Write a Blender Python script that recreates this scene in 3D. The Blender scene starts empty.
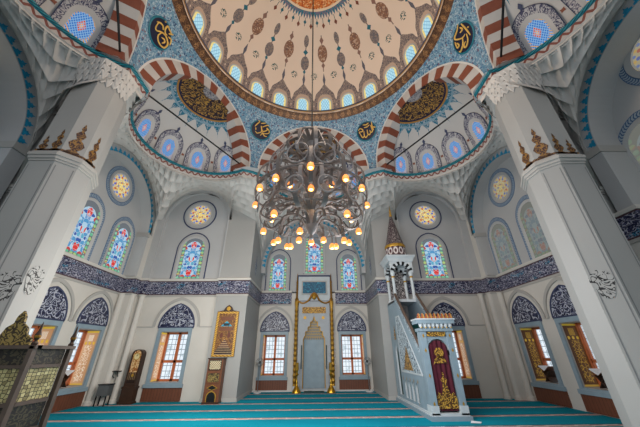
import bpy, bmesh, math, random
from mathutils import Vector, Matrix
from mathutils.geometry import tessellate_polygon
random.seed(7)
PI = math.pi
sin, cos, sqrt, atan2 = math.sin, math.cos, math.sqrt, math.atan2
SC = bpy.context.scene
COL = SC.collection

# ---------------------------------------------------------------- camera
F_PX, PITCH, YAW, ROLL = 271.485, 0.4718, 0.0218, -0.0078
CAMP = Vector((0.0529, 0.0, 1.6))
_fw = Vector((sin(YAW)*cos(PITCH), cos(YAW)*cos(PITCH), sin(PITCH)))
_rt0 = Vector((cos(YAW), -sin(YAW), 0.0)); _up0 = _rt0.cross(_fw)
_rt = cos(ROLL)*_rt0 + sin(ROLL)*_up0; _up = cos(ROLL)*_up0 - sin(ROLL)*_rt0
cd = bpy.data.cameras.new('camera'); cam = bpy.data.objects.new('camera', cd); COL.objects.link(cam)
m = Matrix.Identity(4)
for i in range(3):
    m[i][0], m[i][1], m[i][2], m[i][3] = _rt[i], _up[i], -_fw[i], CAMP[i]
cam.matrix_world = m
cd.sensor_fit = 'HORIZONTAL'; cd.sensor_width = 36.0; cd.lens = F_PX/640*36; cd.clip_start = .05; cd.clip_end = 200
SC.camera = cam
SC.view_settings.view_transform = 'Standard'
SC.view_settings.look = 'None'

# ---------------------------------------------------------------- node helper
def lin(c):
    def f(x):
        x /= 255.0
        return x/12.92 if x <= .04045 else ((x+.055)/1.055)**2.4
    return (f(c[0]), f(c[1]), f(c[2]), 1.0)

class X:
    """a float socket with arithmetic"""
    def __init__(s, g, sock): s.g, s.s = g, sock
    def _o(s, op, o=None, r=False, o2=None):
        n = s.g.n.new('ShaderNodeMath'); n.operation = op
        a, b = (o, s) if r else (s, o)
        for i, v in enumerate((a, b, o2)):
            if v is None: continue
            if isinstance(v, X): s.g.l.new(v.s, n.inputs[i])
            else: n.inputs[i].default_value = v
        return X(s.g, n.outputs[0])
    def __add__(s, o): return s._o('ADD', o)
    __radd__ = __add__
    def __sub__(s, o): return s._o('SUBTRACT', o)
    def __rsub__(s, o): return s._o('SUBTRACT', o, True)
    def __mul__(s, o): return s._o('MULTIPLY', o)
    __rmul__ = __mul__
    def __truediv__(s, o): return s._o('DIVIDE', o)
    def __lt__(s, o): return s._o('LESS_THAN', o)
    def __gt__(s, o): return s._o('GREATER_THAN', o)
    def abs(s): return s._o('ABSOLUTE')
    def fract(s): return s._o('FRACT')
    def floor(s): return s._o('FLOOR')
    def sin(s): return s._o('SINE')
    def cos(s): return s._o('COSINE')
    def sqrt(s): return s._o('SQRT')
    def max(s, o): return s._o('MAXIMUM', o)
    def min(s, o): return s._o('MINIMUM', o)
    def pow(s, o): return s._o('POWER', o)
    def mod(s, o): return s._o('FLOORED_MODULO', o)
    def atan2(s, o): return s._o('ARCTAN2', o)
    def asin(s): return s._o('ARCSINE')
def AND(*a):
    r = a[0]
    for b in a[1:]: r = r*b
    return r
def OR(*a):
    r = a[0]
    for b in a[1:]: r = r.max(b)
    return r

class G:
    def __init__(s, name):
        s.mat = bpy.data.materials.new(name); s.mat.use_nodes = True
        t = s.mat.node_tree; s.n, s.l = t.nodes, t.links
        s.n.clear(); s.out = s.n.new('ShaderNodeOutputMaterial'); s._uv = s._ob = None
    def uv(s):
        if not s._uv:
            t = s.n.new('ShaderNodeTexCoord'); q = s.n.new('ShaderNodeSeparateXYZ'); s.l.new(t.outputs['UV'], q.inputs[0])
            s._uv = (X(s, q.outputs[0]), X(s, q.outputs[1]))
        return s._uv
    def ob(s):
        if not s._ob:
            t = s.n.new('ShaderNodeTexCoord'); q = s.n.new('ShaderNodeSeparateXYZ'); s.l.new(t.outputs['Object'], q.inputs[0])
            s._ob = tuple(X(s, q.outputs[i]) for i in range(3))
        return s._ob
    def vec(s, x, y, z=0.0):
        c = s.n.new('ShaderNodeCombineXYZ')
        for i, v in enumerate((x, y, z)):
            if isinstance(v, X): s.l.new(v.s, c.inputs[i])
            else: c.inputs[i].default_value = v
        return c.outputs[0]
    def noise(s, vec, scale, detail=2.0, rough=.5, dist=0.0):
        n = s.n.new('ShaderNodeTexNoise'); s.l.new(vec, n.inputs['Vector'])
        n.inputs['Scale'].default_value = scale; n.inputs['Detail'].default_value = detail
        n.inputs['Roughness'].default_value = rough; n.inputs['Distortion'].default_value = dist
        return X(s, n.outputs[0])
    def voro(s, vec, scale, feature='F1', rnd=1.0):
        n = s.n.new('ShaderNodeTexVoronoi'); s.l.new(vec, n.inputs['Vector']); n.feature = feature
        n.inputs['Scale'].default_value = scale; n.inputs['Randomness'].default_value = rnd
        d = X(s, n.outputs['Distance'])
        if feature == 'DISTANCE_TO_EDGE': return d
        q = s.n.new('ShaderNodeSeparateXYZ'); s.l.new(n.outputs['Color'], q.inputs[0])
        return d, X(s, q.outputs[0])
    def c(s, col):
        if isinstance(col, tuple):
            r = s.n.new('ShaderNodeRGB'); r.outputs[0].default_value = lin(col); return r.outputs[0]
        return col
    def mix(s, fac, a, b):
        n = s.n.new('ShaderNodeMix'); n.data_type = 'RGBA'
        if isinstance(fac, X): s.l.new(fac.s, n.inputs[0])
        else: n.inputs[0].default_value = fac
        for i, v in ((6, a), (7, b)):
            if isinstance(v, tuple): n.inputs[i].default_value = lin(v)
            else: s.l.new(v, n.inputs[i])
        return n.outputs[2]
    def ramp(s, x, stops, const=True):
        n = s.n.new('ShaderNodeValToRGB'); e = n.color_ramp.elements
        n.color_ramp.interpolation = 'CONSTANT' if const else 'LINEAR'
        e.remove(e[1]); e[0].position = stops[0][0]; e[0].color = lin(stops[0][1])
        for p, c in stops[1:]: e.new(p).color = lin(c)
        s.l.new(x.s, n.inputs[0]); return n.outputs[0]
    def curl(s, u, v, scale, k=3.0, w=.12, seed=0.0):
        """thin curling strokes: the contour lines of a noise field"""
        nz = s.noise(s.vec(u, v, seed), scale, 1.0, .4, .6)
        return ((nz*k).fract() - .5).abs() < w
    def surf(s, col, rough=.6, metal=0.0, bump=None, bs=.2, emit=None, es=0.0, spec=.4):
        b = s.n.new('ShaderNodeBsdfPrincipled'); b.inputs['Roughness'].default_value = rough
        b.inputs['Metallic'].default_value = metal; b.inputs['Specular IOR Level'].default_value = spec
        if isinstance(col, tuple): b.inputs['Base Color'].default_value = lin(col)
        else: s.l.new(col, b.inputs['Base Color'])
        if emit is not None:
            if isinstance(emit, tuple): b.inputs['Emission Color'].default_value = lin(emit)
            else: s.l.new(emit, b.inputs['Emission Color'])
            b.inputs['Emission Strength'].default_value = es
        if bump is not None:
            n = s.n.new('ShaderNodeBump'); n.inputs['Strength'].default_value = bs; n.inputs['Distance'].default_value = .02
            s.l.new(bump.s, n.inputs['Height']); s.l.new(n.outputs[0], b.inputs['Normal'])
        s.l.new(b.outputs[0], s.out.inputs[0]); return s.mat

M = {}
def plain(name, col, rough=.55, metal=0.0, var=.06, scale=6.0, emit=None, es=0.0):
    g = G(name); x, y, z = g.ob()
    nz = g.noise(g.vec(x, y, z), scale, 4.0)
    d = tuple(max(0, c*(1-var*2)) for c in col); h = tuple(min(255, c*(1+var)) for c in col)
    M[name] = g.surf(g.mix(nz, d, h), rough, metal, emit=emit, es=es)

WALL = (174, 175, 176)
plain('plaster', WALL, .75, 0, .035, .8)
plain('plaster_low', (200, 196, 189), .7, 0, .035, .9)
plain('plaster_vault', (178, 178, 178), .75, 0, .03, .8)
plain('pier_stone', (158, 158, 156), .6, 0, .03, .7)
plain('stalactite', (192, 189, 185), .8, 0, .06, 3.0)
plain('marble_blue', (134, 153, 165), .4, 0, .05, 5)
plain('marble_pale', (188, 196, 200), .4, 0, .05, 4)
plain('marble_grey', (164, 170, 176), .45, 0, .05, 4)
plain('marble_white', (205, 205, 203), .4, 0, .04, 4)
plain('moulding', (168, 166, 162), .6, 0, .03, 2)
plain('gold', (190, 146, 56), .4, .45, .15, 30)
plain('script_gold', (216, 176, 92), .5, 0, .05, 10)
plain('gold_dark', (150, 108, 38), .4, .6, .2, 40)
plain('brass', (205, 160, 55), .28, .9, .08, 20)
plain('wood_dark', (58, 38, 26), .45, 0, .2, 14)
plain('wood_mid', (112, 66, 40), .5, 0, .15, 12)
plain('wood_sash', (186, 104, 62), .5, 0, .12, 10)
plain('wood_grey', (92, 76, 66), .5, 0, .12, 10)
plain('black_iron', (18, 22, 24), .5, .3, .05)
plain('line_blue', (58, 66, 96), .6, 0, .1, 20)
plain('line_grey', (118, 120, 122), .6, 0, .05, 20)
plain('teal', (8, 104, 124), .5, 0, .18, 25)
plain('teal_tooth', (26, 142, 182), .55, 0, .2, 14)
plain('scroll_metal', (118, 110, 106), .62, .1, .12, 12)
plain('scroll_pale', (150, 143, 141), .55, .05, .1, 12)
plain('lamp_glass', (255, 196, 110), .3, 0, .05, 10, emit=(255, 140, 62), es=1.0)
plain('bulb', (255, 236, 190), .3, 0, .02, 10, emit=(255, 214, 140), es=7.0)
plain('white_plastic', (205, 208, 210), .4, 0, .03)
plain('grey_metal', (120, 124, 126), .35, .6, .05)
plain('dark_metal', (34, 34, 36), .4, .5, .05)
plain('paper', (220, 226, 232), .7, 0, .04)
plain('roundel_blue', (14, 22, 52), .4, 0, .1)
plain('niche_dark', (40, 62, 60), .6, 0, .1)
plain('stair_carpet', (8, 70, 68), .9, 0, .1)
plain('glass_dial', (216, 200, 150), .4, 0, .05)

def mat_carpet():
    g = G('carpet'); x, y, z = g.ob()
    ph = ((y - .62)/1.2).fract()                      # one beige row line every 1.2 m
    row = ph < .16
    edge = AND(ph > .16, ph < .22)
    nz = g.noise(g.vec(x*.6, y*3, 0), 1.6, 4.0); fine = g.noise(g.vec(x, y, 0), 45, 2.0)
    patch = g.noise(g.vec(x*.35, y*.8, 3.0), 1.0, 2.0)
    teal = g.mix(patch, (0, 100, 120), (6, 158, 182)); teal = g.mix(nz*.4, teal, (6, 126, 148)); teal = g.mix(fine*.3, teal, (0, 88, 106))
    motif = ((x*9).sin()*((y*40).sin())) > .1
    beige = g.mix(motif, (190, 168, 162), (146, 112, 110))
    c = g.mix(row, teal, beige); c = g.mix(edge*.6, c, (2, 62, 76))
    M['carpet'] = g.surf(c, .95, spec=.1, bump=fine, bs=.3)
mat_carpet()

def mat_band():
    g = G('tile_script'); u, v = g.uv()
    st = g.curl(u*.8, v, 7.0, 5.0, .15, 2.0); st2 = g.curl(u, v*.9, 12.0, 4.0, .13, 7.0)
    spot = g.noise(g.vec(u, v, 5.0), 2.2, 1.0) > .62
    c = g.mix(st2, (20, 24, 54), (84, 86, 120)); c = g.mix(st, c, (168, 168, 180))
    c = g.mix(AND(spot, st2), c, (40, 140, 176))
    rim = (v - .5).abs() > .44
    c = g.mix(rim, c, (76, 50, 54))
    M['tile_script'] = g.surf(c, .35)
    g = G('tile_arch'); u, v = g.uv()
    st = g.curl(u, v, 4.5, 6.0, .17, 1.0); st2 = g.curl(u, v, 9.0, 5.0, .14, 3.0)
    c = g.mix(st2, (18, 22, 50), (66, 72, 104)); c = g.mix(st, c, (170, 174, 186))
    M['tile_arch'] = g.surf(c, .35)
    g = G('tile_flower'); u, v = g.uv()
    d, r = g.voro(g.vec(u, v, 0), 13.0); e = g.voro(g.vec(u, v, 0), 13.0, 'DISTANCE_TO_EDGE')
    st = g.curl(u, v, 3.5, 6.0, .1, 4.0)
    c = g.ramp(r, [(0, (92, 136, 164)), (.26, (42, 74, 112)), (.46, (150, 172, 186)), (.7, (76, 124, 154)), (.84, (108, 76, 92)), (.93, (60, 100, 140))])
    c = g.mix(d > .5, c, (108, 148, 172)); c = g.mix(st, c, (160, 180, 194)); c = g.mix(e < .05, c, (72, 114, 144))
    M['tile_flower'] = g.surf(c, .4)
    g = G('gold_lace'); u, v = g.uv()
    st = g.curl(u, v, 7.0, 5.0, .14, 2.0)
    dia = (((u*3.2).fract() - .5).abs() + ((v - .5)*.9).abs()) < .36
    c = g.mix(st, (70, 47, 33), (116, 84, 58)); c = g.mix(AND(dia, g.curl(u, v, 12.0, 4.0, .2, 9.0)), c, (158, 118, 78))
    c = g.mix((v - .5).abs() > .42, c, (58, 36, 24)); c = g.mix((v - .5).abs() > .47, c, (130, 94, 54))
    M['gold_lace'] = g.surf(c, .45, .15)
    g = G('teal_cord'); u, v = g.uv()
    tw = ((u*7 + v*1.2).fract() - .5).abs() < .22
    M['teal_cord'] = g.surf(g.mix(tw, (8, 74, 92), (22, 132, 146)), .5)
    g = G('lace_rim'); u, v = g.uv()
    tw = ((((u*4).fract() - .5).abs()*2) - v).abs() < .3
    M['lace_rim'] = g.surf(g.mix(tw, (170, 164, 160), (116, 66, 58)), .6)
    g = G('chain_blue'); u, v = g.uv()
    lk = (((u*15.0 + .5*(v*4).sin()).fract() - .5).abs() < .2); rim = (v - .5).abs() > .38
    c = g.mix(lk, (150, 164, 176), (52, 86, 126)); c = g.mix(rim, c, (58, 94, 134))
    M['chain_blue'] = g.surf(c, .5)
    g = G('filigree'); u, v = g.uv()
    st = g.curl(u, v, 9.0, 6.0, .24, 2.0)
    M['filigree'] = g.surf(g.mix(st, (168, 168, 172), (62, 64, 92)), .6)
    g = G('stencil_gold'); u, v = g.uv()
    st = g.curl(u, v, 9.0, 5.0, .2, 2.0)
    M['stencil_gold'] = g.surf(g.mix(st, (62, 40, 38), (140, 102, 50)), .5, .1)
    g = G('stencil_black'); u, v = g.uv()
    st = g.curl(u, v, 9.0, 5.0, .13, 5.0)
    M['stencil_black'] = g.surf(g.mix(st, (160, 160, 158), (40, 40, 42)), .6)
mat_band()

def mat_voussoir():
    g = G('voussoir_red'); x, y, z = g.ob(); nz = g.noise(g.vec(x, y, z), 8, 3.0)
    M['voussoir_red'] = g.surf(g.mix(nz, (106, 56, 42), (134, 76, 56)), .6)
    plain('voussoir_white', (182, 180, 178), .6, 0, .04, 3)
mat_voussoir()

def glow(g, col, k):
    e = g.n.new('ShaderNodeEmission'); g.l.new(col, e.inputs[0]); e.inputs[1].default_value = k
    g.l.new(e.outputs[0], g.out.inputs[0]); return g.mat

def mat_glass():
    # tall stained glass: u in metres from the middle, v in metres from the sill
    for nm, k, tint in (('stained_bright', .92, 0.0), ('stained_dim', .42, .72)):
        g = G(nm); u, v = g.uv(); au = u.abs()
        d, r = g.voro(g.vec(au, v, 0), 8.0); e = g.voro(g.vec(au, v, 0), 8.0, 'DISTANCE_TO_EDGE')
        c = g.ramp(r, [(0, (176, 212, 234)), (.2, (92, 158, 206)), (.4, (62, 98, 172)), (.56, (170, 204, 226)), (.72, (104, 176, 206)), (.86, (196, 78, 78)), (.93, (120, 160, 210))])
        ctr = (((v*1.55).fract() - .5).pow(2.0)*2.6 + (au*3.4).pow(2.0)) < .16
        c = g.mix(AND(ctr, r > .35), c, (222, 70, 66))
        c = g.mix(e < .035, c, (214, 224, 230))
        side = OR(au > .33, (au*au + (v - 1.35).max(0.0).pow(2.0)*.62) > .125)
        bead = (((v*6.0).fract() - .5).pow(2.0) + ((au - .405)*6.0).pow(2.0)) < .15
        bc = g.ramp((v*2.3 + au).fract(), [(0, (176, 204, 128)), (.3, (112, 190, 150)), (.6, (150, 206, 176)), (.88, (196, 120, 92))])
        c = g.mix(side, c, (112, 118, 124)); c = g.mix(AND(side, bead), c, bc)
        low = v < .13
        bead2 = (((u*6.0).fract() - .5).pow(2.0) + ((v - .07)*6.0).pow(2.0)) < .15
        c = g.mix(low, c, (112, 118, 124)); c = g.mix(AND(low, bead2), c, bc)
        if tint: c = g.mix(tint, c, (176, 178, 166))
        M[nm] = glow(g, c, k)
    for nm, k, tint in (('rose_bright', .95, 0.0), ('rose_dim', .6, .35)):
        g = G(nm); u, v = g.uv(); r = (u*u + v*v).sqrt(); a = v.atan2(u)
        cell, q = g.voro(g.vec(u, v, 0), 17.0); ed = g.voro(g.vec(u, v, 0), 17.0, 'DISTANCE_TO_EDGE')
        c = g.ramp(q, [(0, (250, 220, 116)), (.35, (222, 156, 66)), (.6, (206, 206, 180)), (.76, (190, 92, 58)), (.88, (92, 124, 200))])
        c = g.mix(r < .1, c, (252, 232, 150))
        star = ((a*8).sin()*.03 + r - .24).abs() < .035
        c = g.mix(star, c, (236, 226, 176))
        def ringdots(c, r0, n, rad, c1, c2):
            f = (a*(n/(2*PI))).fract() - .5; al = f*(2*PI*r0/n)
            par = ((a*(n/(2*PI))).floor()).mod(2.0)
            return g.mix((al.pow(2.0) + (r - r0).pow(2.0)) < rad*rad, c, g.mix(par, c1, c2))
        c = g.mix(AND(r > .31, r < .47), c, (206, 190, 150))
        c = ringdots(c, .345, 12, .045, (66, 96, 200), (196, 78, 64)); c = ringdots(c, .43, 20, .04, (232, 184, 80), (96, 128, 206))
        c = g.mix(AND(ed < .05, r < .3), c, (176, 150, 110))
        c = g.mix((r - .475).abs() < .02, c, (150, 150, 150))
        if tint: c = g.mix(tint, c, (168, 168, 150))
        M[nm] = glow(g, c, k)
    g = G('dome_glass'); u, v = g.uv()        # u -1..1, v 0..1.4
    lat = OR(((u*2.5 + v*2.5).fract() - .5).abs() > .42, ((u*2.5 - v*2.5).fract() - .5).abs() > .42)
    c = g.mix(lat, (182, 226, 240), (120, 168, 200))
    b = OR(u.abs() > .68, v < .0, (u*u + ((v - .85).max(0.0)*1.6).pow(2.0)) > .52)
    c = g.mix(b, c, g.mix(((v*7).fract() > .5), (240, 206, 96), (238, 226, 170)))
    M['dome_glass'] = glow(g, c, .95)
    g = G('drum_glass'); u, v = g.uv()        # u -1..1, v -1..1
    cell = AND(((u*4 + v*4).fract() - .5).abs() < .36, ((u*4 - v*4).fract() - .5).abs() < .36)
    c = g.mix(cell, (150, 190, 226), (58, 124, 206))
    dm = (u.abs()*1.3 + v.abs()) < .5
    c = g.mix(AND(dm, cell), c, (232, 96, 44)); c = g.mix(AND((u.abs()*1.3 + v.abs()) < .2, cell), c, (250, 190, 110))
    b = AND((u.abs().pow(2.5) + v.abs().pow(2.5)) > .74, ((u*3 + v*4).fract() > .6))
    c = g.mix(b, c, (226, 170, 96))
    M['drum_glass'] = glow(g, c, .82)
    g = G('pane_clear'); u, v = g.uv()        # metres
    ln = OR(((u*6.5).fract() - .5).abs() > .43, ((v*5.2).fract() - .5).abs() > .44)
    nz = g.noise(g.vec(u, v, 0), 2.5, 3.0)
    c = g.mix(nz, (196, 214, 230), (246, 250, 252)); c = g.mix((nz < .42)*.35, c, (120, 150, 150)); c = g.mix(ln, c, (128, 140, 150))
    M['pane_clear'] = glow(g, c, 1.15)
mat_glass()

def mat_shutter():
    for nm, a, b, pt, k in (('shutter_lit', (196, 148, 106), (220, 178, 138), (246, 230, 208), .25), ('shutter_shaded', (84, 52, 26), (116, 76, 36), (198, 156, 52), .06)):  # same shutters: daylight painted into one copy, shade into the other
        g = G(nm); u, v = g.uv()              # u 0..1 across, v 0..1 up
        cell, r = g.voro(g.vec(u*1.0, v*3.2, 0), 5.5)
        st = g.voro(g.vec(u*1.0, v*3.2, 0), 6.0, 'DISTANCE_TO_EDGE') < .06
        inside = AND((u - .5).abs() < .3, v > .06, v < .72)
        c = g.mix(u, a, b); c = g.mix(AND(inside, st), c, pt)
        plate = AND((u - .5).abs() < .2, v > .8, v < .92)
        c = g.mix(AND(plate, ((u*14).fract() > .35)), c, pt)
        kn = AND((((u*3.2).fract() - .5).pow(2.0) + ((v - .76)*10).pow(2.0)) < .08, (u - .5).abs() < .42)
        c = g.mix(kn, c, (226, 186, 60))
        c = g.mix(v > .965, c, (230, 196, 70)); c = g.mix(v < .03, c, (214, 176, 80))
        M[nm] = g.surf(c, .5, emit=c, es=k)  # emission adds to the daylight painted on the wood
    g = G('lattice_wood'); u, v = g.uv()
    d, r = g.voro(g.vec(u, v, 0), 24.0, rnd=.35); e = g.voro(g.vec(u, v, 0), 24.0, 'DISTANCE_TO_EDGE', .35)
    c = g.mix(e < .075, g.ramp(r, [(0, (186, 174, 122)), (.4, (160, 148, 100)), (.7, (204, 194, 142)), (.88, (134, 122, 80))]), (34, 28, 22))
    M['lattice_wood'] = g.surf(c, .5)
    g = G('carved_wood'); u, v = g.uv()
    st = g.curl(u, v, 16.0, 4.0, .2, 2.0)
    M['carved_wood'] = g.surf(g.mix(st, (34, 29, 25), (74, 66, 48)), .55)
    g = G('carved_gold'); u, v = g.uv()
    st = g.curl(u, v, 14.0, 4.0, .22, 5.0)
    M['carved_gold'] = g.surf(g.mix(st, (58, 46, 30), (150, 128, 70)), .5, .15)
    g = G('lattice_marble'); u, v = g.uv()
    st = OR(g.curl(u, v, 5.0, 6.0, .2, 2.0), g.curl(u, v, 8.0, 4.0, .16, 6.0))
    M['lattice_marble'] = g.surf(g.mix(st, (72, 88, 100), (176, 190, 198)), .45)
    g = G('lattice_dark'); u, v = g.uv()
    st = g.curl(u, v, 9.0, 5.0, .17, 2.0)
    M['lattice_dark'] = g.surf(g.mix(st, (50, 42, 46), (176, 170, 168)), .5)
    g = G('spire_tile'); u, v = g.uv()
    st = OR(g.curl(u, v, 7.0, 5.0, .13, 4.0), ((u*16).fract() - .5).abs() > .45)
    c = g.mix(st, (56, 40, 46), (136, 128, 126)); M['spire_tile'] = g.surf(c, .5)
    g = G('spire_lattice'); u, v = g.uv()
    lk = ((((u*12).fract() - .5).pow(2.0) + ((v - .5)*1.0).pow(2.0)).sqrt() - .32).abs() < .1
    M['spire_lattice'] = g.surf(g.mix(lk, (78, 52, 56), (206, 198, 196)), .5)
    g = G('gold_script'); u, v = g.uv()
    st = g.curl(u, v, 12.0, 4.0, .2, 2.0)
    M['gold_script'] = g.surf(g.mix(st, (84, 56, 30), (206, 160, 66)), .4, .2)
    g = G('blue_script'); u, v = g.uv()
    st = g.curl(u, v, 6.0, 3.0, .1, 3.0)
    M['blue_script'] = g.surf(g.mix(st, (0, 76, 108), (24, 132, 160)), .4)
    g = G('velvet'); x, y, z = g.ob(); nz = g.noise(g.vec(x, y, z), 9, 3.0)
    fold = ((x*38).sin()*.5 + .5)
    M['velvet'] = g.surf(g.mix(nz, (52, 10, 24), (92, 22, 42)), .85, bump=fold, bs=.35)
    g = G('wainscot'); u, v = g.uv()
    st = ((u*9).fract() - .5).abs() > .46; nz = g.noise(g.vec(u*4, v, 0), 5, 3.0)
    M['wainscot'] = g.surf(g.mix(st, g.mix(nz, (88, 50, 34), (116, 70, 50)), (64, 36, 26)), .5)
    g = G('niche_muqarnas'); u, v = g.uv()
    a = (((u*9 + (v*8).floor()*.5).fract() - .5).pow(2.0) + ((v*8).fract() - .35).pow(2.0)) < .17
    M['niche_muqarnas'] = g.surf(g.mix(a, (176, 146, 88), (120, 126, 132)), .5)
    g = G('banner'); u, v = g.uv()            # -1..1, 0..1
    c = g.mix(g.curl(u*.5, v*1.1, 9.0, 5.0, .2, 2.0), (96, 60, 32), (150, 104, 46))
    for (v0, v1, w) in ((.80, .88, .62), (.56, .63, .62)):
        c = g.mix(AND(v > v0, v < v1, u.abs() < w), c, (110, 66, 44))
    tri = AND(v > .66, v < .79, (u.abs()*.22 + (v - .66)) < .12)
    c = g.mix(tri, c, (40, 150, 180)); c = g.mix(AND(v > .67, v < .73, u.abs() < .28), c, (30, 40, 46))
    ci = ((((u.abs() - .34)*.45).pow(2.0) + (v - .46).pow(2.0)) < .0036)
    c = g.mix(ci, c, (96, 48, 34))
    con = ((u.abs()*.36 + (v - .05)) < .33)
    c = g.mix(AND(con, v < .38), c, (96, 64, 52)); c = g.mix(AND(con, v < .18), c, (38, 22, 22))
    c = g.mix(AND(con, (((v*22).fract() - .5).abs() > .4)), c, (206, 176, 130))
    bd = OR(u.abs() > .8, v > .955, v < .03)
    c = g.mix(bd, c, g.mix(((v*26 + u*3).fract() > .5), (212, 168, 70), (150, 104, 36)))
    M['banner'] = g.surf(c, .5, .1)
    g = G('clock_glass'); u, v = g.uv()
    c = g.mix(g.curl(u, v, 9.0, 4.0, .25, 2.0), (150, 92, 52), (214, 178, 128)); c = g.mix((v < .98), c, (40, 26, 20)); c = g.mix(AND(v < .98, v > .74, ((u*16).fract() > .5)), c, (120, 96, 70))
    M['clock_glass'] = g.surf(c, .25)
    g = G('lattice_pale'); u, v = g.uv()
    cell = AND(((u*14 + v*14).fract() - .5).abs() < .36, ((u*14 - v*14).fract() - .5).abs() < .36)
    M['lattice_pale'] = g.surf(g.mix(cell, (226, 214, 176), (96, 70, 44)), .5)
    g = G('crest'); u, v = g.uv()
    M['crest'] = g.surf(g.mix((u*11).fract() > .5, (186, 140, 70), (150, 70, 50)), .5, .1)
    g = G('plaster_speck'); u, v = g.uv()
    M['teeth_ground'] = M['plaster']
mat_shutter()

DR, DZ, CY = 4.28, 11.8, 5.17
def mat_dome():
    g = G('dome_painted'); x, y, z = g.ob(); D = 180/PI
    e = (z/DR).min(.9999).max(-1.0).asin()*D; az = x.atan2(y)*D
    a = az/15.0; k = (a.floor()).mod(2.0); f = a.fract() - .5
    ce = (e/D).cos(); la = f*(15/D*DR)*ce; al = la.abs(); M1 = DR/D
    base = g.mix(g.noise(g.vec(x, y, z), .7, 2.0), (214, 196, 180), (228, 210, 194))
    spk = g.curl(la, e*M1, 9.0, 5.0, .2, 1.0); cells = g.voro(g.vec(x, y, z), 24.0)[1]
    def ell(e0, he, hw): return (((e - e0)/he).pow(2.0) + (la/hw).pow(2.0)) < 1.0
    def dia(e0, he, hw): return (((e - e0)/he).abs() + al/hw) < 1.0
    br = k < .5; gr = k > .5            # brown medallions and grey chains alternate
    c = base
    line = AND(al < .022, e > 31.0, e < 52.5)
    c = g.mix(line, c, (132, 116, 108))
    mb = AND(br, ell(42.0, 5.2, .235))
    bc = g.mix(cells > .5, (142, 104, 84), (118, 92, 84)); bc = g.mix(cells > .8, bc, (186, 160, 140))
    c = g.mix(mb, c, bc); c = g.mix(AND(br, OR(dia(34.8, 1.9, .09), dia(49.6, 2.2, .1))), c, (134, 104, 96))
    mg = AND(gr, OR(ell(36.0, 4.3, .2), ell(49.0, 3.4, .115)))
    c = g.mix(mg, c, g.mix(cells > .5, (142, 128, 120), (108, 104, 110)))
    c = g.mix(AND(gr, OR(dia(42.7, 1.7, .12), dia(30.6, 1.6, .07))), c, (46, 106, 124))
    # scrolls between the columns
    f2 = (a + .5).fract() - .5; l2 = f2*(15/D*DR)*ce
    sc = (((e - 28.2)/2.4).pow(2.0) + (l2/.16).pow(2.0)) < 1.0
    c = g.mix(AND(sc, g.curl(l2, e*M1, 7.0, 4.0, .2, 8.0)), c, (66, 96, 96))
    # pointed filigree around each window
    hw = .545 - ((e - 10.0).max(0.0)/12.5).pow(1.7)*.545 + ((e*.9).sin()*.02)
    orn = AND(al < hw, e > 1.0)
    c = g.mix(orn, c, g.mix(g.curl(la, e*M1, 12.0, 5.0, .25, 1.0), (160, 144, 134), (92, 88, 96)))
    inn = (((e - 2.0).max(0.0)/13.2).pow(3.0) + (al/.4).pow(3.0)) < 1.0
    c = g.mix(inn, c, (186, 164, 148))
    c = g.mix(dia(25.5, 4.6, .07), c, (96, 96, 108))
    c = g.mix(AND(al > .5, e < 6.0, e > 1.0), c, g.mix(spk, (170, 150, 140), (120, 112, 116)))
    # central flower
    p = 90.0 - e
    o1 = g.mix(cells > .45, (208, 120, 64), (172, 84, 48)); o1 = g.mix(cells > .75, o1, (226, 190, 140))
    c = g.mix(e > 65.6, c, o1); c = g.mix(AND(e > 65.0, e < 66.2), c, (226, 204, 178))
    tooth = ((az/3.75).fract() - .5).abs()*2
    c = g.mix(AND(e < 65.0, e > (61.0 + tooth*2.6)), c, g.mix(cells > .55, (44, 118, 140), (120, 110, 130)))
    f3 = ((az/7.5).fract() - .5)*(7.5/D*DR)*ce
    alt = ((az/7.5).floor()).mod(2.0)
    dr = (((e - 59.2)/1.3).abs() + f3.abs()/.07) < 1.0; dr2 = (((e - 57.4)/1.6).abs() + f3.abs()/.075) < 1.0
    c = g.mix(AND(f3.abs() < .012, e > 57.0, e < 61.5), c, (60, 90, 100))
    c = g.mix(AND(dr, alt < .5), c, (40, 100, 116)); c = g.mix(AND(dr2, alt > .5), c, (120, 70, 56))
    M['dome_painted'] = g.surf(c, .8, spec=.2)
    # half domes over the niches: local z up, centre at the origin
    g = G('half_dome_painted'); x, y, z = g.ob(); R = 2.35
    rr = (x*x + y*y).sqrt(); a = x.atan2(y)
    c = g.mix(g.noise(g.vec(x, y, z), .8, 2.0), (172, 172, 172), (186, 185, 184))
    st = g.curl(x, y, 5.5, 6.0, .2, 1.0)
    c = g.mix(rr < 1.22, c, g.mix(st, (44, 36, 44), (150, 116, 58)))
    c = g.mix(rr < .34, c, g.mix(g.curl(x, y, 7.0, 5.0, .2, 5.0), (150, 148, 150), (92, 92, 104)))
    c = g.mix(AND(rr > 1.16, rr < 1.22), c, (150, 112, 58)); c = g.mix(AND(rr > 1.10, rr < 1.16), c, (30, 32, 58))
    t = ((a*24/(2*PI)).fract() - .5).abs()*2
    lobe = (1.58 - t.pow(1.3)*.26).max((1.76 - t*2.2))
    c = g.mix(AND(rr > 1.22, rr < lobe), c, g.mix(g.curl(x, y, 8.0, 4.0, .16, 2.0), (40, 104, 130), (150, 160, 168)))
    c = g.mix(AND((rr - 1.36).abs() < .03), c, (120, 150, 166))
    M['half_dome_painted'] = g.surf(c, .75, spec=.2)
mat_dome()
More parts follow.
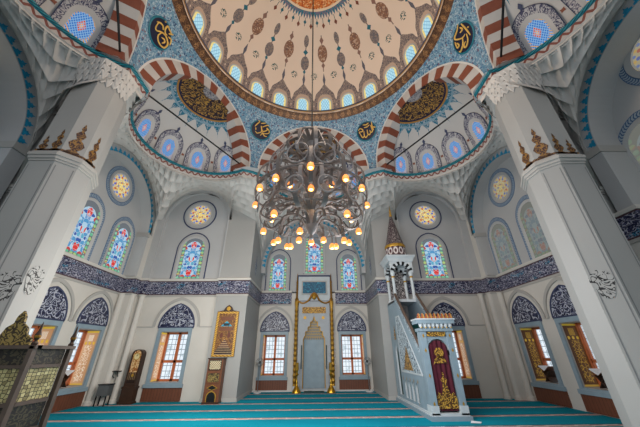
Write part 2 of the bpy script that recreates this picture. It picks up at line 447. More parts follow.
# ---------------------------------------------------------------- mesh helper
class MB:
    def __init__(s): s.v, s.f, s.uv, s.mi, s.mats = [], [], [], [], []
    def mat(s, name):
        if name not in s.mats: s.mats.append(name)
        return s.mats.index(name)
    def face(s, pts, m, uvs=None):
        b = len(s.v); s.v += [tuple(p) for p in pts]; s.f.append(tuple(range(b, b+len(pts))))
        s.uv.append(uvs or [(0, 0)]*len(pts)); s.mi.append(s.mat(m))
    def grid(s, fn, nu, nv, m, uvf=None, closed_u=False):
        b = len(s.v); W = nu if closed_u else nu+1
        for j in range(nv+1):
            for i in range(W): s.v.append(tuple(fn(i/nu, j/nv)))
        k = s.mat(m) if isinstance(m, str) else None
        for j in range(nv):
            for i in range(nu):
                i2 = (i+1) % W
                s.f.append((b+j*W+i, b+j*W+i2, b+(j+1)*W+i2, b+(j+1)*W+i))
                q = [(i/nu, j/nv), ((i+1)/nu, j/nv), ((i+1)/nu, (j+1)/nv), (i/nu, (j+1)/nv)]
                s.uv.append([uvf(*t) for t in q] if uvf else q)
                s.mi.append(k if k is not None else s.mat(m((i+.5)/nu, (j+.5)/nv)))
    def box(s, a, b, m, fr=None):
        x0, y0, z0 = a; x1, y1, z1 = b
        P = [(x0,y0,z0),(x1,y0,z0),(x1,y1,z0),(x0,y1,z0),(x0,y0,z1),(x1,y0,z1),(x1,y1,z1),(x0,y1,z1)]
        if fr: P = [fr(*p) for p in P]
        for q in ((0,3,2,1),(4,5,6,7),(0,1,5,4),(1,2,6,5),(2,3,7,6),(3,0,4,7)):
            d = [(Vector(P[q[1]])-Vector(P[q[0]])).length, (Vector(P[q[2]])-Vector(P[q[1]])).length]
            s.face([P[i] for i in q], m, [(0,0),(d[0],0),(d[0],d[1]),(0,d[1])])
    def prism(s, poly, z0, z1, m, fr=None, top=None, bot=None):
        """poly in (a,b), extruded along c; fr maps (a,b,c) to the scene"""
        fr = fr or (lambda a, b, c: (a, b, c)); n = len(poly); L = 0
        for i in range(n):
            p, q = poly[i], poly[(i+1) % n]; d = math.dist(p, q)
            s.face([fr(*p, z0), fr(*q, z0), fr(*q, z1), fr(*p, z1)], m, [(L, z0), (L+d, z0), (L+d, z1), (L, z1)]); L += d
        s.poly(poly, [], m, lambda a, b: fr(a, b, z0)); s.poly(poly, [], top or m, lambda a, b: fr(a, b, z1))
    def poly(s, outer, holes, m, fr, uvf=None):
        loops = [[Vector((p[0], p[1], 0)) for p in L] for L in [outer]+list(holes)]
        flat = [p for L in [outer]+list(holes) for p in L]
        for t in tessellate_polygon(loops):
            P = [flat[i] for i in t]; s.face([fr(*p) for p in P], m, [uvf(*p) if uvf else p for p in P])
    def strip(s, A, B, m, closed=False, vlen=1.0, us=1.0):
        """quads between two polylines of the same length"""
        n = len(A); L = 0
        for i in range(n if closed else n-1):
            j = (i+1) % n; d = (Vector(A[j])-Vector(A[i])).length*us
            s.face([A[i], A[j], B[j], B[i]], m, [(L, 0), (L+d, 0), (L+d, vlen), (L, vlen)]); L += d
    def ring(s, inner, outer, m, fr, w0, w1, closed=True, um=1.0):
        """a flat border between two 2D loops, with thickness from w0 (wall) to w1 (face)"""
        A = [fr(*p, w1) for p in inner]; B = [fr(*p, w1) for p in outer]
        s.strip(A, B, m, closed, 1.0, um)
        s.strip(A, [fr(*p, w0) for p in inner], m, closed); s.strip(B, [fr(*p, w0) for p in outer], m, closed)
    def tube(s, pts, r, m, n=6, caps=True):
        P = [Vector(p) for p in pts]; R = r if isinstance(r, (list, tuple)) else [r]*len(P)
        rings = []; up = None
        for i, p in enumerate(P):
            t = (P[min(i+1, len(P)-1)] - P[max(i-1, 0)]).normalized()
            if up is None: up = t.orthogonal().normalized()
            a = (up - t*up.dot(t)); a = a.normalized() if a.length > 1e-6 else t.orthogonal().normalized(); up = a; b = t.cross(a)
            rings.append([p + (a*cos(2*PI*k/n) + b*sin(2*PI*k/n))*R[i] for k in range(n)])
        for i in range(len(P)-1):
            for k in range(n):
                k2 = (k+1) % n
                s.face([rings[i][k], rings[i][k2], rings[i+1][k2], rings[i+1][k]], m, [(k/n, i), ((k+1)/n, i), ((k+1)/n, i+1), (k/n, i+1)])
        if caps: s.face(rings[0][::-1], m); s.face(rings[-1], m)
    def lathe(s, prof, m, n=24, at=(0,0,0), a0=0, a1=2*PI):
        """prof: (radius, z[, material])"""
        L = [0]
        for i in range(1, len(prof)): L.append(L[-1] + math.dist(prof[i][:2], prof[i-1][:2]))
        for i in range(len(prof)-1):
            p, q = prof[i], prof[i+1]; mm = q[2] if len(q) > 2 else m
            for k in range(n):
                t, u = a0+(a1-a0)*k/n, a0+(a1-a0)*(k+1)/n
                f = lambda r, z, a: (at[0]+r*sin(a), at[1]+r*cos(a), at[2]+z)
                s.face([f(p[0], p[1], t), f(p[0], p[1], u), f(q[0], q[1], u), f(q[0], q[1], t)], mm,
                       [(k/n, 0), ((k+1)/n, 0), ((k+1)/n, 1), (k/n, 1)])
    def build(s, name, parent=None, origin=None, smooth=False, kind=None):
        me = bpy.data.meshes.new(name); o0 = Vector(origin) if origin else Vector((0,0,0))
        me.from_pydata([tuple(Vector(p)-o0) for p in s.v] if origin else s.v, [], s.f)
        ul = me.uv_layers.new(name='UVMap').data; k = 0
        for q in s.uv:
            for t in q: ul[k].uv = t; k += 1
        for nme in s.mats: me.materials.append(M[nme])
        me.polygons.foreach_set('material_index', s.mi)
        bm = bmesh.new(); bm.from_mesh(me); bmesh.ops.remove_doubles(bm, verts=bm.verts, dist=1e-4); bmesh.ops.dissolve_degenerate(bm, edges=bm.edges, dist=1e-5)
        bmesh.ops.recalc_face_normals(bm, faces=bm.faces)
        bm.to_mesh(me); bm.free()
        if smooth:
            me.polygons.foreach_set('use_smooth', [True]*len(me.polygons)); me.set_sharp_from_angle(angle=math.radians(smooth if smooth is not True else 40))
        o = bpy.data.objects.new(name, me); COL.objects.link(o)
        if parent:
            o.parent = parent; o.matrix_parent_inverse = parent.matrix_world.inverted() if False else Matrix.Translation(-parent.location)
        if origin: o.location = o0
        if kind: o['kind'] = kind
        return o
def S(mb, name, **k): return mb.build(name, kind='structure', **k)
def thing(name, label, cat, loc, group=None):
    o = bpy.data.objects.new(name, None); COL.objects.link(o); o.location = loc; o.empty_display_size = .1
    o['label'] = label; o['category'] = cat
    if group: o['group'] = group
    return o
def tag(o, label, cat, group=None):
    o['label'] = label; o['category'] = cat
    if group: o['group'] = group
    return o
def px_ray(px, py): return (_fw + _rt*((px-320)/F_PX) + _up*((213.5-py)/F_PX)).normalized()

# ---------------------------------------------------------------- measures of the hall (metres)
YQ, YM, XW = 12.145, 14.82, 7.97          # front wall, prayer-niche wall, side walls
HS, SIDE = 8.4, 5.33                      # springing height and side of the hexagon under the dome
AP = SIDE*sqrt(3)/2                       # its apothem
RI, RO, ZA = 1.95, 2.42, 8.87             # arches: inner and outer radius, centre height
ZB0, ZB1 = 3.83, 4.42                     # tiled script band

def wall_frame(kind):
    """(a along the wall, z, w into the room) -> scene"""
    return {'front': lambda a, z, w=0: (a, YQ-w, z), 'niche': lambda a, z, w=0: (a, YM-w, z),
            'left': lambda a, z, w=0: (-XW+w, a, z), 'right': lambda a, z, w=0: (XW-w, a, z)}[kind]

def arc_pts(c, z0, r, n=24, zlow=None, point=0.0):
    """round or pointed arch outline from the right foot over the crown to the left foot"""
    P = []
    if zlow is not None: P.append((c+r, zlow))
    for i in range(n+1):
        t = PI*i/n; x, z = r*cos(t), r*sin(t)*(1.0 + point*(1-abs(cos(t))))
        P.append((c+x, z0+z))
    if zlow is not None: P.append((c-r, zlow))
    return P
def ogive(c, z0, w, h, n=10, zlow=None):
    """pointed arch: half width w, rise h over z0"""
    R = (w*w+h*h)/(2*w); P = []
    if zlow is not None: P.append((c+w, zlow))
    a1 = atan2(h, R-w)
    for i in range(n+1):
        a = a1*i/n; P.append((c+w-R+R*cos(a), z0+R*sin(a)))
    L = [(2*c-x, z) for x, z in P[::-1]]
    return P + (L[1:] if abs(P[-1][0]-c) < 1e-4 else L)
def offs(P, c, zc, d):
    """grow an outline about its centre by about d"""
    out = []
    for x, z in P:
        v = Vector((x-c, z-zc)); L = v.length; v = v*(1+d/max(L, .05)); out.append((c+v.x, zc+v.y))
    return out

# ---------------------------------------------------------------- floor
b = MB(); b.box((-9.2, -4, -.2), (9.2, 15.6, 0), 'carpet'); S(b, 'floor')

# ---------------------------------------------------------------- lower walls with deep window openings, upper walls with arched niches
WIN = 0
def next_window(loc=(0, 0, 0)):
    global WIN; WIN += 1
    o = bpy.data.objects.new('window_%d' % WIN, None); COL.objects.link(o); o['kind'] = 'structure'; o.empty_display_size = .1; o.location = loc
    return o
TRIM = 0
def trim(mb, **k):
    global TRIM; TRIM += 1
    return S(mb, 'trim_%d' % TRIM, **k)
DEPTH = .6
OPEN = (.55, .62, 2.38)
LOW = {'front': [-5.62, 5.62], 'niche': [-1.93, 1.93], 'left': [10.68, 8.72], 'right': [10.68, 8.72]}
def lower_wall(name, kind, a0, a1, z1=4.46, m='plaster_low', extra=()):
    fr = wall_frame(kind); b = MB()
    holes = [[(c-OPEN[0], OPEN[1]), (c+OPEN[0], OPEN[1]), (c+OPEN[0], OPEN[2]), (c-OPEN[0], OPEN[2])] for c in LOW[kind] if a0 < c < a1]
    b.poly([(a0, 0), (a1, 0), (a1, z1), (a0, z1)], holes + list(extra), m, lambda a, z: fr(a, z))
    for h in holes:
        b.strip([fr(*p) for p in h], [fr(*p, -DEPTH) for p in h], 'moulding', True)
    return S(b, name)
niche_hole = [(-.56, 0), (-.56, 2.2), (-.44, 2.62), (0, 3.2), (.56-.12, 2.62), (.56, 2.2), (.56, 0)]
lower_wall('wall_front_left', 'front', -XW, -2.8)
lower_wall('wall_front_right', 'front', 2.8, XW)
lower_wall('wall_niche', 'niche', -2.8, 2.8)
lower_wall('wall_left', 'left', -2.0, YQ)
lower_wall('wall_right', 'right', -2.0, YQ)

def lower_window(kind, c, light):
    fr = wall_frame(kind); w, z0, z1 = OPEN; root = next_window(fr(c, z0, 0))
    b = MB()                                                # stone surround
    inner = [(c+w, z0), (c+w, z1), (c-w, z1), (c-w, z0)]; outer = [(c+w+.13, z0-.14), (c+w+.13, z1+.14), (c-w-.13, z1+.14), (c-w-.13, z0-.14)]
    b.ring(inner, outer, 'marble_blue', fr, 0, .05)
    b.box((c-w-.18, z0-.17, 0), (c+w+.18, z0-.05, .09), 'marble_blue', fr)
    b.build('window_frame', root)
    b = MB()
    q = [(c-w, z0), (c+w, z0), (c+w, z1), (c-w, z1)]
    b.face([fr(*p, -DEPTH+.02) for p in q], 'pane_clear', [(p[0]-c, p[1]) for p in q]); b.build('pane', root)
    b = MB(); D0, D1 = -DEPTH+.03, -DEPTH+.11; zt = z0+.68
    for a0, a1, u0, u1 in ((-w, -w+.08, z0, z1), (w-.08, w, z0, z1), (-.05, .05, z0, z1), (-w, w, z0, z0+.07), (-w, w, z1-.07, z1), (-w, w, zt-.045, zt+.045)):
        b.box((c+a0, u0, D0), (c+a1, u1, D1), 'wood_sash', fr)
    b.build('sash', root)
    for s in (-1, 1):                                       # folded back shutters on the two reveals
        m = 'shutter_lit' if light else 'shutter_shaded'
        a = c+s*(w-.012); b = MB()
        b.face([fr(a, z0+.02, -DEPTH+.12), fr(a, z0+.02, -.03), fr(a, z1-.02, -.03), fr(a, z1-.02, -DEPTH+.12)], m, [(1, 0), (0, 0), (0, 1), (1, 1)])
        b.box((c+s*(w-.05)-.012, z0+.02, -DEPTH+.115), (c+s*(w-.05)+.04*s, z1-.02, -DEPTH+.14), 'wood_sash', fr)
        b.build('shutter', root)
    # tiled lunette over it with a raised pointed moulding
    b = MB(); og = ogive(c, 2.56, .69, .88)
    b.poly(og, [], 'tile_arch', lambda a, z: fr(a, z, .012)); b.ring(og, offs(og, c, 2.7, .05), 'line_blue', fr, 0, .03)
    b.box((c-.72, 2.5, 0), (c+.72, 2.57, .03), 'line_blue', fr)
    trim(b)
    b = MB(); o1 = ogive(c, 2.6, .86, 1.02, zlow=2.56); o2 = ogive(c, 2.6, .95, 1.14, zlow=2.56)
    b.ring(o1, o2, 'moulding', fr, 0, .05, closed=False)
    trim(b)
    b = MB(); b.box((c-.72, 0.02, 0), (c+.72, .45, .05), 'wainscot', fr)
    S(b, 'baseboard_%s' % {'front': 'front', 'niche': 'niche', 'left': 'left', 'right': 'right'}[kind])
for k, cs in LOW.items():
    for c in cs: lower_window(k, c, not (k == 'right'))

# imposts joining the pointed mouldings
b = MB()
for s in (-1, 1):
    fr = wall_frame('front')
    for a0, a1 in ((4.1, 4.68), (6.56, 7.2)): b.box((s*a0, 2.54, 0), (s*a1, 2.58, .03), 'moulding', fr)
    fr = wall_frame('left' if s < 0 else 'right')
    for a0, a1 in ((9.66, 9.74), (11.62, 11.7), (6.3, 7.78)): b.box((a0, 2.54, 0), (a1, 2.58, .03), 'moulding', fr)
trim(b)

# ---------------------------------------------------------------- upper walls
def upper_wall(name, kind, a0, a1, z1, m='plaster'):
    fr = wall_frame(kind); b = MB(); b.poly([(a0, 4.4), (a1, 4.4), (a1, z1), (a0, z1)], [], m, lambda a, z: fr(a, z)); return S(b, name)
upper_wall('wall_upper_front_left', 'front', -XW, -2.8, 9.6)
upper_wall('wall_upper_front_right', 'front', 2.8, XW, 9.6)
upper_wall('wall_upper_niche', 'niche', -2.8, 2.8, 9.6)
upper_wall('wall_upper_left', 'left', -2, YQ, 10.0)
upper_wall('wall_upper_right', 'right', -2, YQ, 10.0)

def tall_window(kind, c, zs, w, zsp, h, gw, dim, border, bw):
    """arched stained glass: sill zs, half width w of the painted border, springing zsp, rise h"""
    fr = wall_frame(kind); root = next_window(fr(c, zs, 0)); b = MB()
    o2 = ogive(c, zsp, w, h, zlow=zs); o1 = ogive(c, zsp, w-bw, h-bw*1.1, zlow=zs)
    A = [fr(*p, .02) for p in o1]; B = [fr(*p, .02) for p in o2]; b.strip(A, B, border)
    b.strip(B, [fr(*p, 0) for p in o2], border); b.build('window_frame', root)
    b = MB(); k = .17; g2 = ogive(c, zsp-.02, gw*1.06+.12, gw*1.1+.13, zlow=zs+.02); g1 = ogive(c, zsp, gw*1.06, gw*1.1, zlow=zs+.05)
    b.strip([fr(*p, .006) for p in g1], [fr(*p, .03) for p in g2], 'plaster_vault'); b.build('reveal', root)
    b = MB(); b.poly(g1, [], 'stained_dim' if dim else 'stained_bright', lambda a, z: fr(a, z, .008), lambda a, z: ((a-c)*.45/gw, z-zs)); b.build('glass', root)
def round_window(kind, c, zc, r, gr, dim, border, bw, sy=1.0):
    fr = wall_frame(kind); root = next_window(fr(c, zc-r, 0)); n = 40
    ci = lambda q: [(c+q*cos(2*PI*i/n), zc+q*sy*sin(2*PI*i/n)) for i in range(n)]
    b = MB(); b.strip([fr(*p, .02) for p in ci(r-bw)], [fr(*p, .02) for p in ci(r)], border, True)
    b.strip([fr(*p, .02) for p in ci(r)], [fr(*p, 0) for p in ci(r)], border, True); b.build('window_frame', root)
    b = MB(); b.strip([fr(*p, .006) for p in ci(gr)], [fr(*p, .03) for p in ci(gr+.14)], 'plaster_vault', True); b.build('reveal', root)
    b = MB(); b.poly(ci(gr), [], 'rose_dim' if dim else 'rose_bright', lambda a, z: fr(a, z, .008), lambda a, z: ((a-c)*.5/gr, (z-zc)*.5/gr/sy)); b.build('glass', root)
for s, k in ((-1, 'left'), (1, 'right')):
    tall_window('front', s*5.6, 4.5, .76, 5.92, .83, .49, False, 'line_blue', .05)
    round_window('front', s*5.63, 7.71, .81, .54, False, 'line_blue', .06)
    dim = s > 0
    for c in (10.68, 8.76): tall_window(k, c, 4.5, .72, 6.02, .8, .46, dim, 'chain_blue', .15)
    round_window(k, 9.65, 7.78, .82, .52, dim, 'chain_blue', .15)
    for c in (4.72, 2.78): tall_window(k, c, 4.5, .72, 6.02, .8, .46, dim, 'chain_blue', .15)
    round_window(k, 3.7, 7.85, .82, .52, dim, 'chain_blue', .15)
for c in (-1.94, 1.94): tall_window('niche', c, 4.5, .68, 6.1, .76, .42, False, 'line_blue', .05)
tall_window('niche', .04, 5.42, .62, 7.3, .62, .47, False, 'line_blue', .05)

# ---------------------------------------------------------------- pillars and pilasters
def mirrored(poly, s): return [(s*x, y) for x, y in poly]
PIER = [(4.95, 5.12), (4.95, 4.76), (5.2, 4.5), (5.72, 4.5), (7.2, 5.74), (7.97, 5.76), (7.97, 6.2), (5.25, 5.6)]
def grow(poly, d, keep=()):
    n = len(poly); out = []
    cx = sum(p[0] for p in poly)/n; cy = sum(p[1] for p in poly)/n
    for i, p in enumerate(poly):
        a, q = Vector(poly[i-1]), Vector(poly[(i+1) % n]); P = Vector(p)
        e1 = (P-a).normalized(); e2 = (q-P).normalized()
        n1 = Vector((e1.y, -e1.x)); n2 = Vector((e2.y, -e2.x)); nn = (n1+n2)
        nn = nn.normalized()/max(.4, sqrt((1+n1.dot(n2))/2))
        out.append(tuple(P+nn*d))
    A = sum(poly[i-1][0]*poly[i][1]-poly[i][0]*poly[i-1][1] for i in range(n))
    if A < 0: return grow(poly[::-1], d)[::-1]
    return out
ST = [(-.5, 0), (.5, 0)]
def finial_outline(w, h):
    """a stacked palmette outline, base width w, height h"""
    R = [(.5, 0), (.34, .10), (.16, .14), (.34, .22), (.46, .32), (.30, .42), (.12, .48), (.22, .55), (.30, .63), (.16, .71), (.07, .76), (.14, .82), (.10, .88), (0, 1.0)]
    P = [(x*w, y*h) for x, y in R]; return P + [(-x, y) for x, y in P[:-1][::-1]]
for s, nm in ((-1, 'left'), (1, 'right')):
    b = MB(); P = mirrored(PIER, s)
    b.prism(P, 0, 5.08, 'pier_stone')
    for d, z0, z1 in ((.02, 5.08, 5.13), (.045, 5.13, 5.2), (.07, 5.2, 5.27), (.03, 5.27, 5.32)): b.prism(grow(P, d), z0, z1, 'moulding')
    b.prism(P, 5.3, 8.3, 'pier_stone')
    b.prism(grow(P, .03), 0, .14, 'moulding')
    pier = S(b, 'pillar_%s' % nm)
    b = MB()                                                # thin incised lines beside the arrises
    for i, j in ((1, 2), (2, 3)):
        p, q = Vector(P[i]), Vector(P[j]); t = (q-p).normalized(); nr = Vector((t.y, -t.x)); nr = nr if nr.y < 0 else -nr
        for e in (p+t*.04, q-t*.04):
            A = e+nr*.004
            b.face([(A.x-t.x*.008, A.y-t.y*.008, .3), (A.x+t.x*.008, A.y+t.y*.008, .3), (A.x+t.x*.008, A.y+t.y*.008, 5.0), (A.x-t.x*.008, A.y-t.y*.008, 5.0)], 'line_grey')
    b.build('arris_line', pier)
    b = MB()                                                # gilded stencils over the capital
    for i, j, lst in ((0, 1, [(.5, .26, .78)]), (1, 2, [(.5, .30, .86)]), (2, 3, [(.27, .24, .6), (.76, .22, .42)])):
        p, q = Vector(P[i]), Vector(P[j]); t = (q-p); L = t.length; t = t/L; nr = Vector((t.y, -t.x))
        c = Vector((s*6.3, 5.6)); nr = nr if nr.dot(p-c) > 0 else -nr
        for f, w, h in lst:
            o = p+t*(L*f)+nr*.006
            fr = lambda a, z, o=o, t=t: (o.x+t.x*a, o.y+t.y*a, 5.33+z)
            b.poly(finial_outline(w, h), [], 'stencil_gold', fr)
        o = p+nr*.006; b.face([(o.x, o.y, 5.32), (o.x+t.x*L, o.y+t.y*L, 5.32), (o.x+t.x*L, o.y+t.y*L, 5.39), (o.x, o.y, 5.39)], 'stencil_gold', [(0,0),(L,0),(L,.06),(0,.06)])
    b.build('gilded_stencil', pier)
    # black painted script medallions on the shaft
    def leaf(w, h, n=18): return [(w*.5*sin(2*PI*i/n)*(1.0+.18*cos(6*PI*i/n)), -h*.5*cos(2*PI*i/n)) for i in range(n)]
    b = MB(); p, q = Vector(P[1]), Vector(P[2]); t = (q-p).normalized(); L = (q-p).length; nr = Vector((t.y, -t.x)); nr = nr if nr.y < 0 else -nr
    o = p+t*(L*.42)+nr*.006
    b.poly(leaf(.3, .5), [], 'stencil_black', lambda a, z: (o.x+t.x*a, o.y+t.y*a, 2.62+z))
    if s < 0:
        p, q = Vector(P[2]), Vector(P[3]); t2 = (q-p).normalized(); o2 = p+t2*.18+Vector((0, -.006))
        b.poly(leaf(.36, .46), [], 'stencil_black', lambda a, z: (o2.x+t2.x*a, o2.y, 2.36+z))
        p = Vector(P[1]); b.poly(leaf(.3, .52), [], 'stencil_black', lambda a, z: (p.x+.006, p.y+.18+a, 2.78+z))
    b.build('painted_script', pier)
    # pier beside the prayer-niche bay
    b = MB(); F4 = mirrored([(2.8, YM), (2.8, 11.95), (4.1, 11.95), (4.1, YM)], s)
    b.prism(F4, 0, 8.2, 'pier_stone'); b.prism(grow(F4, .025), 0, .12, 'moulding'); S(b, 'pillar_front_%s' % nm)
    b = MB()
    b.prism(mirrored([(7.2, YQ), (7.2, 11.98), (7.5, 11.98), (7.5, YQ)], s), 0, 7.6, 'plaster_low')
    b.prism(mirrored([(7.5, YQ), (7.5, 11.62), (7.97, 11.62), (7.97, YQ)], s), 0, 7.6, 'plaster_low')
    for x, y in ((7.24, 11.97), (7.5, 11.74), (7.86, 11.6)):
        b.lathe([(.14, 0), (.14, .1), (.11, .14), (.11, 3.74), (.15, 3.8)], 'plaster_low', 16, (s*x, y, 0))
    S(b, 'pillar_corner_%s' % nm)
    b = MB(); b.prism(mirrored([(7.3, 5.28), (7.3, 5.74), (7.97, 5.74), (7.97, 5.28)], s), 0, 4.5, 'plaster_low'); S(b, 'pillar_side_%s' % nm)

# ---------------------------------------------------------------- the tiled script band and its mouldings
def band(path, name):
    b = MB(); P = [Vector((x, y)) for x, y in path]
    def off(d):
        out = []
        for i, p in enumerate(P):
            n1 = n2 = None
            if i > 0: e = (p-P[i-1]).normalized(); n1 = Vector((e.y, -e.x))
            if i < len(P)-1: e = (P[i+1]-p).normalized(); n2 = Vector((e.y, -e.x))
            if n1 is None: n1 = n2
            if n2 is None: n2 = n1
            q = n1+n2; q = q/max(1e-6, q.length)/max(.3, sqrt((1+n1.dot(n2))/2)); out.append(p+q*d)
        return out
    prof = [(0, ZB0-.08), (.03, ZB0-.08), (.03, ZB0-.01), (.025, ZB0), (.025, ZB1), (.05, ZB1), (.07, ZB1+.05), (.07, ZB1+.09), (0, ZB1+.12)]
    mm = ['moulding', 'moulding', 'moulding', 'tile_script', 'moulding', 'plaster_low', 'plaster_low', 'plaster_low']
    for i in range(len(prof)-1):
        A = [(q.x, q.y, prof[i][1]) for q in off(prof[i][0])]; B = [(q.x, q.y, prof[i+1][1]) for q in off(prof[i+1][0])]
        b.strip(A, B, mm[i])
    return trim(b)
BP = [(-XW, 6.2), (-XW, 11.62), (-7.5, 11.62), (-7.5, 11.98), (-7.2, 11.98), (-7.2, YQ), (-4.1, YQ), (-4.1, 11.95), (-2.8, 11.95), (-2.8, YM), (-1.15, YM)]
band(BP, 'l'); band([(-x, y) for x, y in BP[::-1]], 'r')
band([(-XW, -1.5), (-XW, 5.28), (-7.3, 5.28), (-7.3, 5.74), (-7.2, 5.74)], 'bl'); band([(7.2, 5.74), (7.3, 5.74), (7.3, 5.28), (XW, 5.28), (XW, -1.5)], 'br')
# ---------------------------------------------------------------- the hexagon under the dome
# side k has its outward normal at azimuth AZ[k] (0 = towards the prayer niche)
AZ = {'front': 0, 'front_right': 60, 'front_left': -60, 'back_right': 120, 'back_left': -120}
def side_frame(k):
    a = math.radians(AZ[k]); n = Vector((sin(a), cos(a))); t = Vector((cos(a), -sin(a)))
    mid = Vector((0, CY)) + n*AP
    return mid, n, t
def sp(k):
    mid, n, t = side_frame(k)
    return lambda a, z, w=0.0: (mid.x+t.x*a+n.x*w, mid.y+t.y*a+n.y*w, z)     # w outwards

def ring_half_width(z):
    """half width of the arch extrados at height z"""
    if z <= ZA: return RO
    d = RO*RO-(z-ZA)**2
    return sqrt(d) if d > 0 else 0.0
ADEP = .55
for k in AZ:
    f = sp(k); b = MB(); NU = 25
    Ls = ZA-HS; tot = 2*Ls+PI*RI
    def at(sv, r):
        d = sv*tot
        if d < Ls: return (r, HS+d)
        if d > tot-Ls: return (-r, HS+tot-d)
        t = (d-Ls)/RI; return (r*cos(t), ZA+r*sin(t))
    for i in range(NU):
        mm = 'voussoir_red' if i % 2 == 0 else 'voussoir_white'
        for j in range(3):
            s0, s1 = (i+j/3)/NU, (i+(j+1)/3)/NU
            a, c, d, e = at(s0, RI), at(s0, RO), at(s1, RO), at(s1, RI)
            b.face([f(*a, 0), f(*c, 0), f(*d, 0), f(*e, 0)], mm)
            b.face([f(*a, 0), f(*a, ADEP), f(*e, ADEP), f(*e, 0)], mm)
            b.face([f(*a, ADEP), f(*c, ADEP), f(*d, ADEP), f(*e, ADEP)], 'plaster_vault')
    arch = trim(b, smooth=20)
    b = MB()                                                # thin white and blue fillets along the extrados
    P = [at(i/72, RO) for i in range(73)]; P2 = [at(i/72, RO+.045) for i in range(73)]; P3 = [at(i/72, RO-.02) for i in range(73)]
    b.strip([f(*p, -.02) for p in P3], [f(*p, -.02) for p in P2], 'marble_white'); b.strip([f(*p, 0) for p in P3], [f(*p, -.02) for p in P3], 'marble_white')
    b.build('archivolt', arch)

# pendentives: surface of revolution through the arch crowns
verts = {'front_right': 30, 'front_left': -30, 'side_right': 90, 'side_left': -90}
RING_Z = 11.55
def pend_rho(z): return sqrt(AP*AP+ring_half_width(z)**2)
PM = 30
for nm, va in verts.items():
    b = MB(); va = math.radians(va)
    def fn(u, v):
        z = HS + (11.29-HS)*v
        r = pend_rho(z); h = math.radians(30) - math.atan2(ring_half_width(z), AP); a = va + (2*u-1)*h
        return (r*sin(a), CY+r*cos(a), z)
    def uvf(u, v):
        z = HS + (11.29-HS)*v; r = pend_rho(z); h = math.radians(30) - math.atan2(ring_half_width(z), AP)
        return (r*(2*u-1)*h, z)
    b.grid(fn, 24, PM, 'tile_flower', uvf)
    b.grid(lambda u, v: (((AP+(RO*0-.0))*(1-v)+4.52*v)*sin(va+(2*u-1)*PI/6), CY+(AP*(1-v)+4.52*v)*cos(va+(2*u-1)*PI/6), 11.29+v*(RING_Z-11.29)), 24, 2, 'tile_flower', lambda u, v: (AP*(2*u-1)*PI/6, 11.29+.26*v))
    S(b, 'wall_pendentive_%s' % nm, smooth=60)

# gilded ring and dome
b = MB()
b.lathe([(4.7, RING_Z-.12), (4.59, RING_Z-.12), (4.58, RING_Z-.06), (4.29, RING_Z+.34, 'gold_lace'), (4.25, RING_Z+.36)], 'gold_dark', 96, (0, CY, 0))
me_uv = b.uv
for i, q in enumerate(b.uv):
    if b.mats[b.mi[i]] == 'gold_lace': b.uv[i] = [(u*28, v) for u, v in q]
trim(b, smooth=30)
b = MB()
b.grid(lambda u, v: (DR*cos(PI/2*v)*sin(2*PI*u), DR*cos(PI/2*v)*cos(2*PI*u), DR*sin(PI/2*v)), 96, 32, 'dome_painted', closed_u=True)
dome = b.build('ceiling', smooth=60, kind='structure'); dome.location = (0, CY, DZ)
b = MB(); b.lathe([(4.3, 0), (4.23, 0), (4.23, .06), (4.3, .08)], 'line_blue', 96, (0, CY, RING_Z+.36)); trim(b)

def curved_window(base, nm_glass, az, zc, hw, pts_fn, rad, frame=None):
    pass
for i in range(24):                                         # windows at the foot of the dome
    a = math.radians(7.5+15*i)
    if cos(a) < -.75: continue
    r0 = DR-.012
    def P(du, z, rr=r0):
        e = math.asin(z/DR); q = a+du/(DR*cos(e)); return (rr*cos(e)*sin(q), CY+rr*cos(e)*cos(q), DZ+rr*sin(e))
    root = next_window(P(0, .16, DR-.1))
    out = ogive(0, .58, .29, .32, 6, zlow=.14); b = MB()
    b.poly(out, [], 'dome_glass', P, lambda x, z: (x/.3, (z-.14)/.56)); b.build('glass', root)
    o2 = offs(out, 0, .5, .06); b = MB()
    b.strip([P(*p) for p in out], [P(*p, DR-.03) for p in o2], 'plaster_vault'); b.strip([P(*p, DR-.03) for p in o2], [P(*p, DR) for p in o2], 'plaster_vault')
    b.build('window_frame', root)

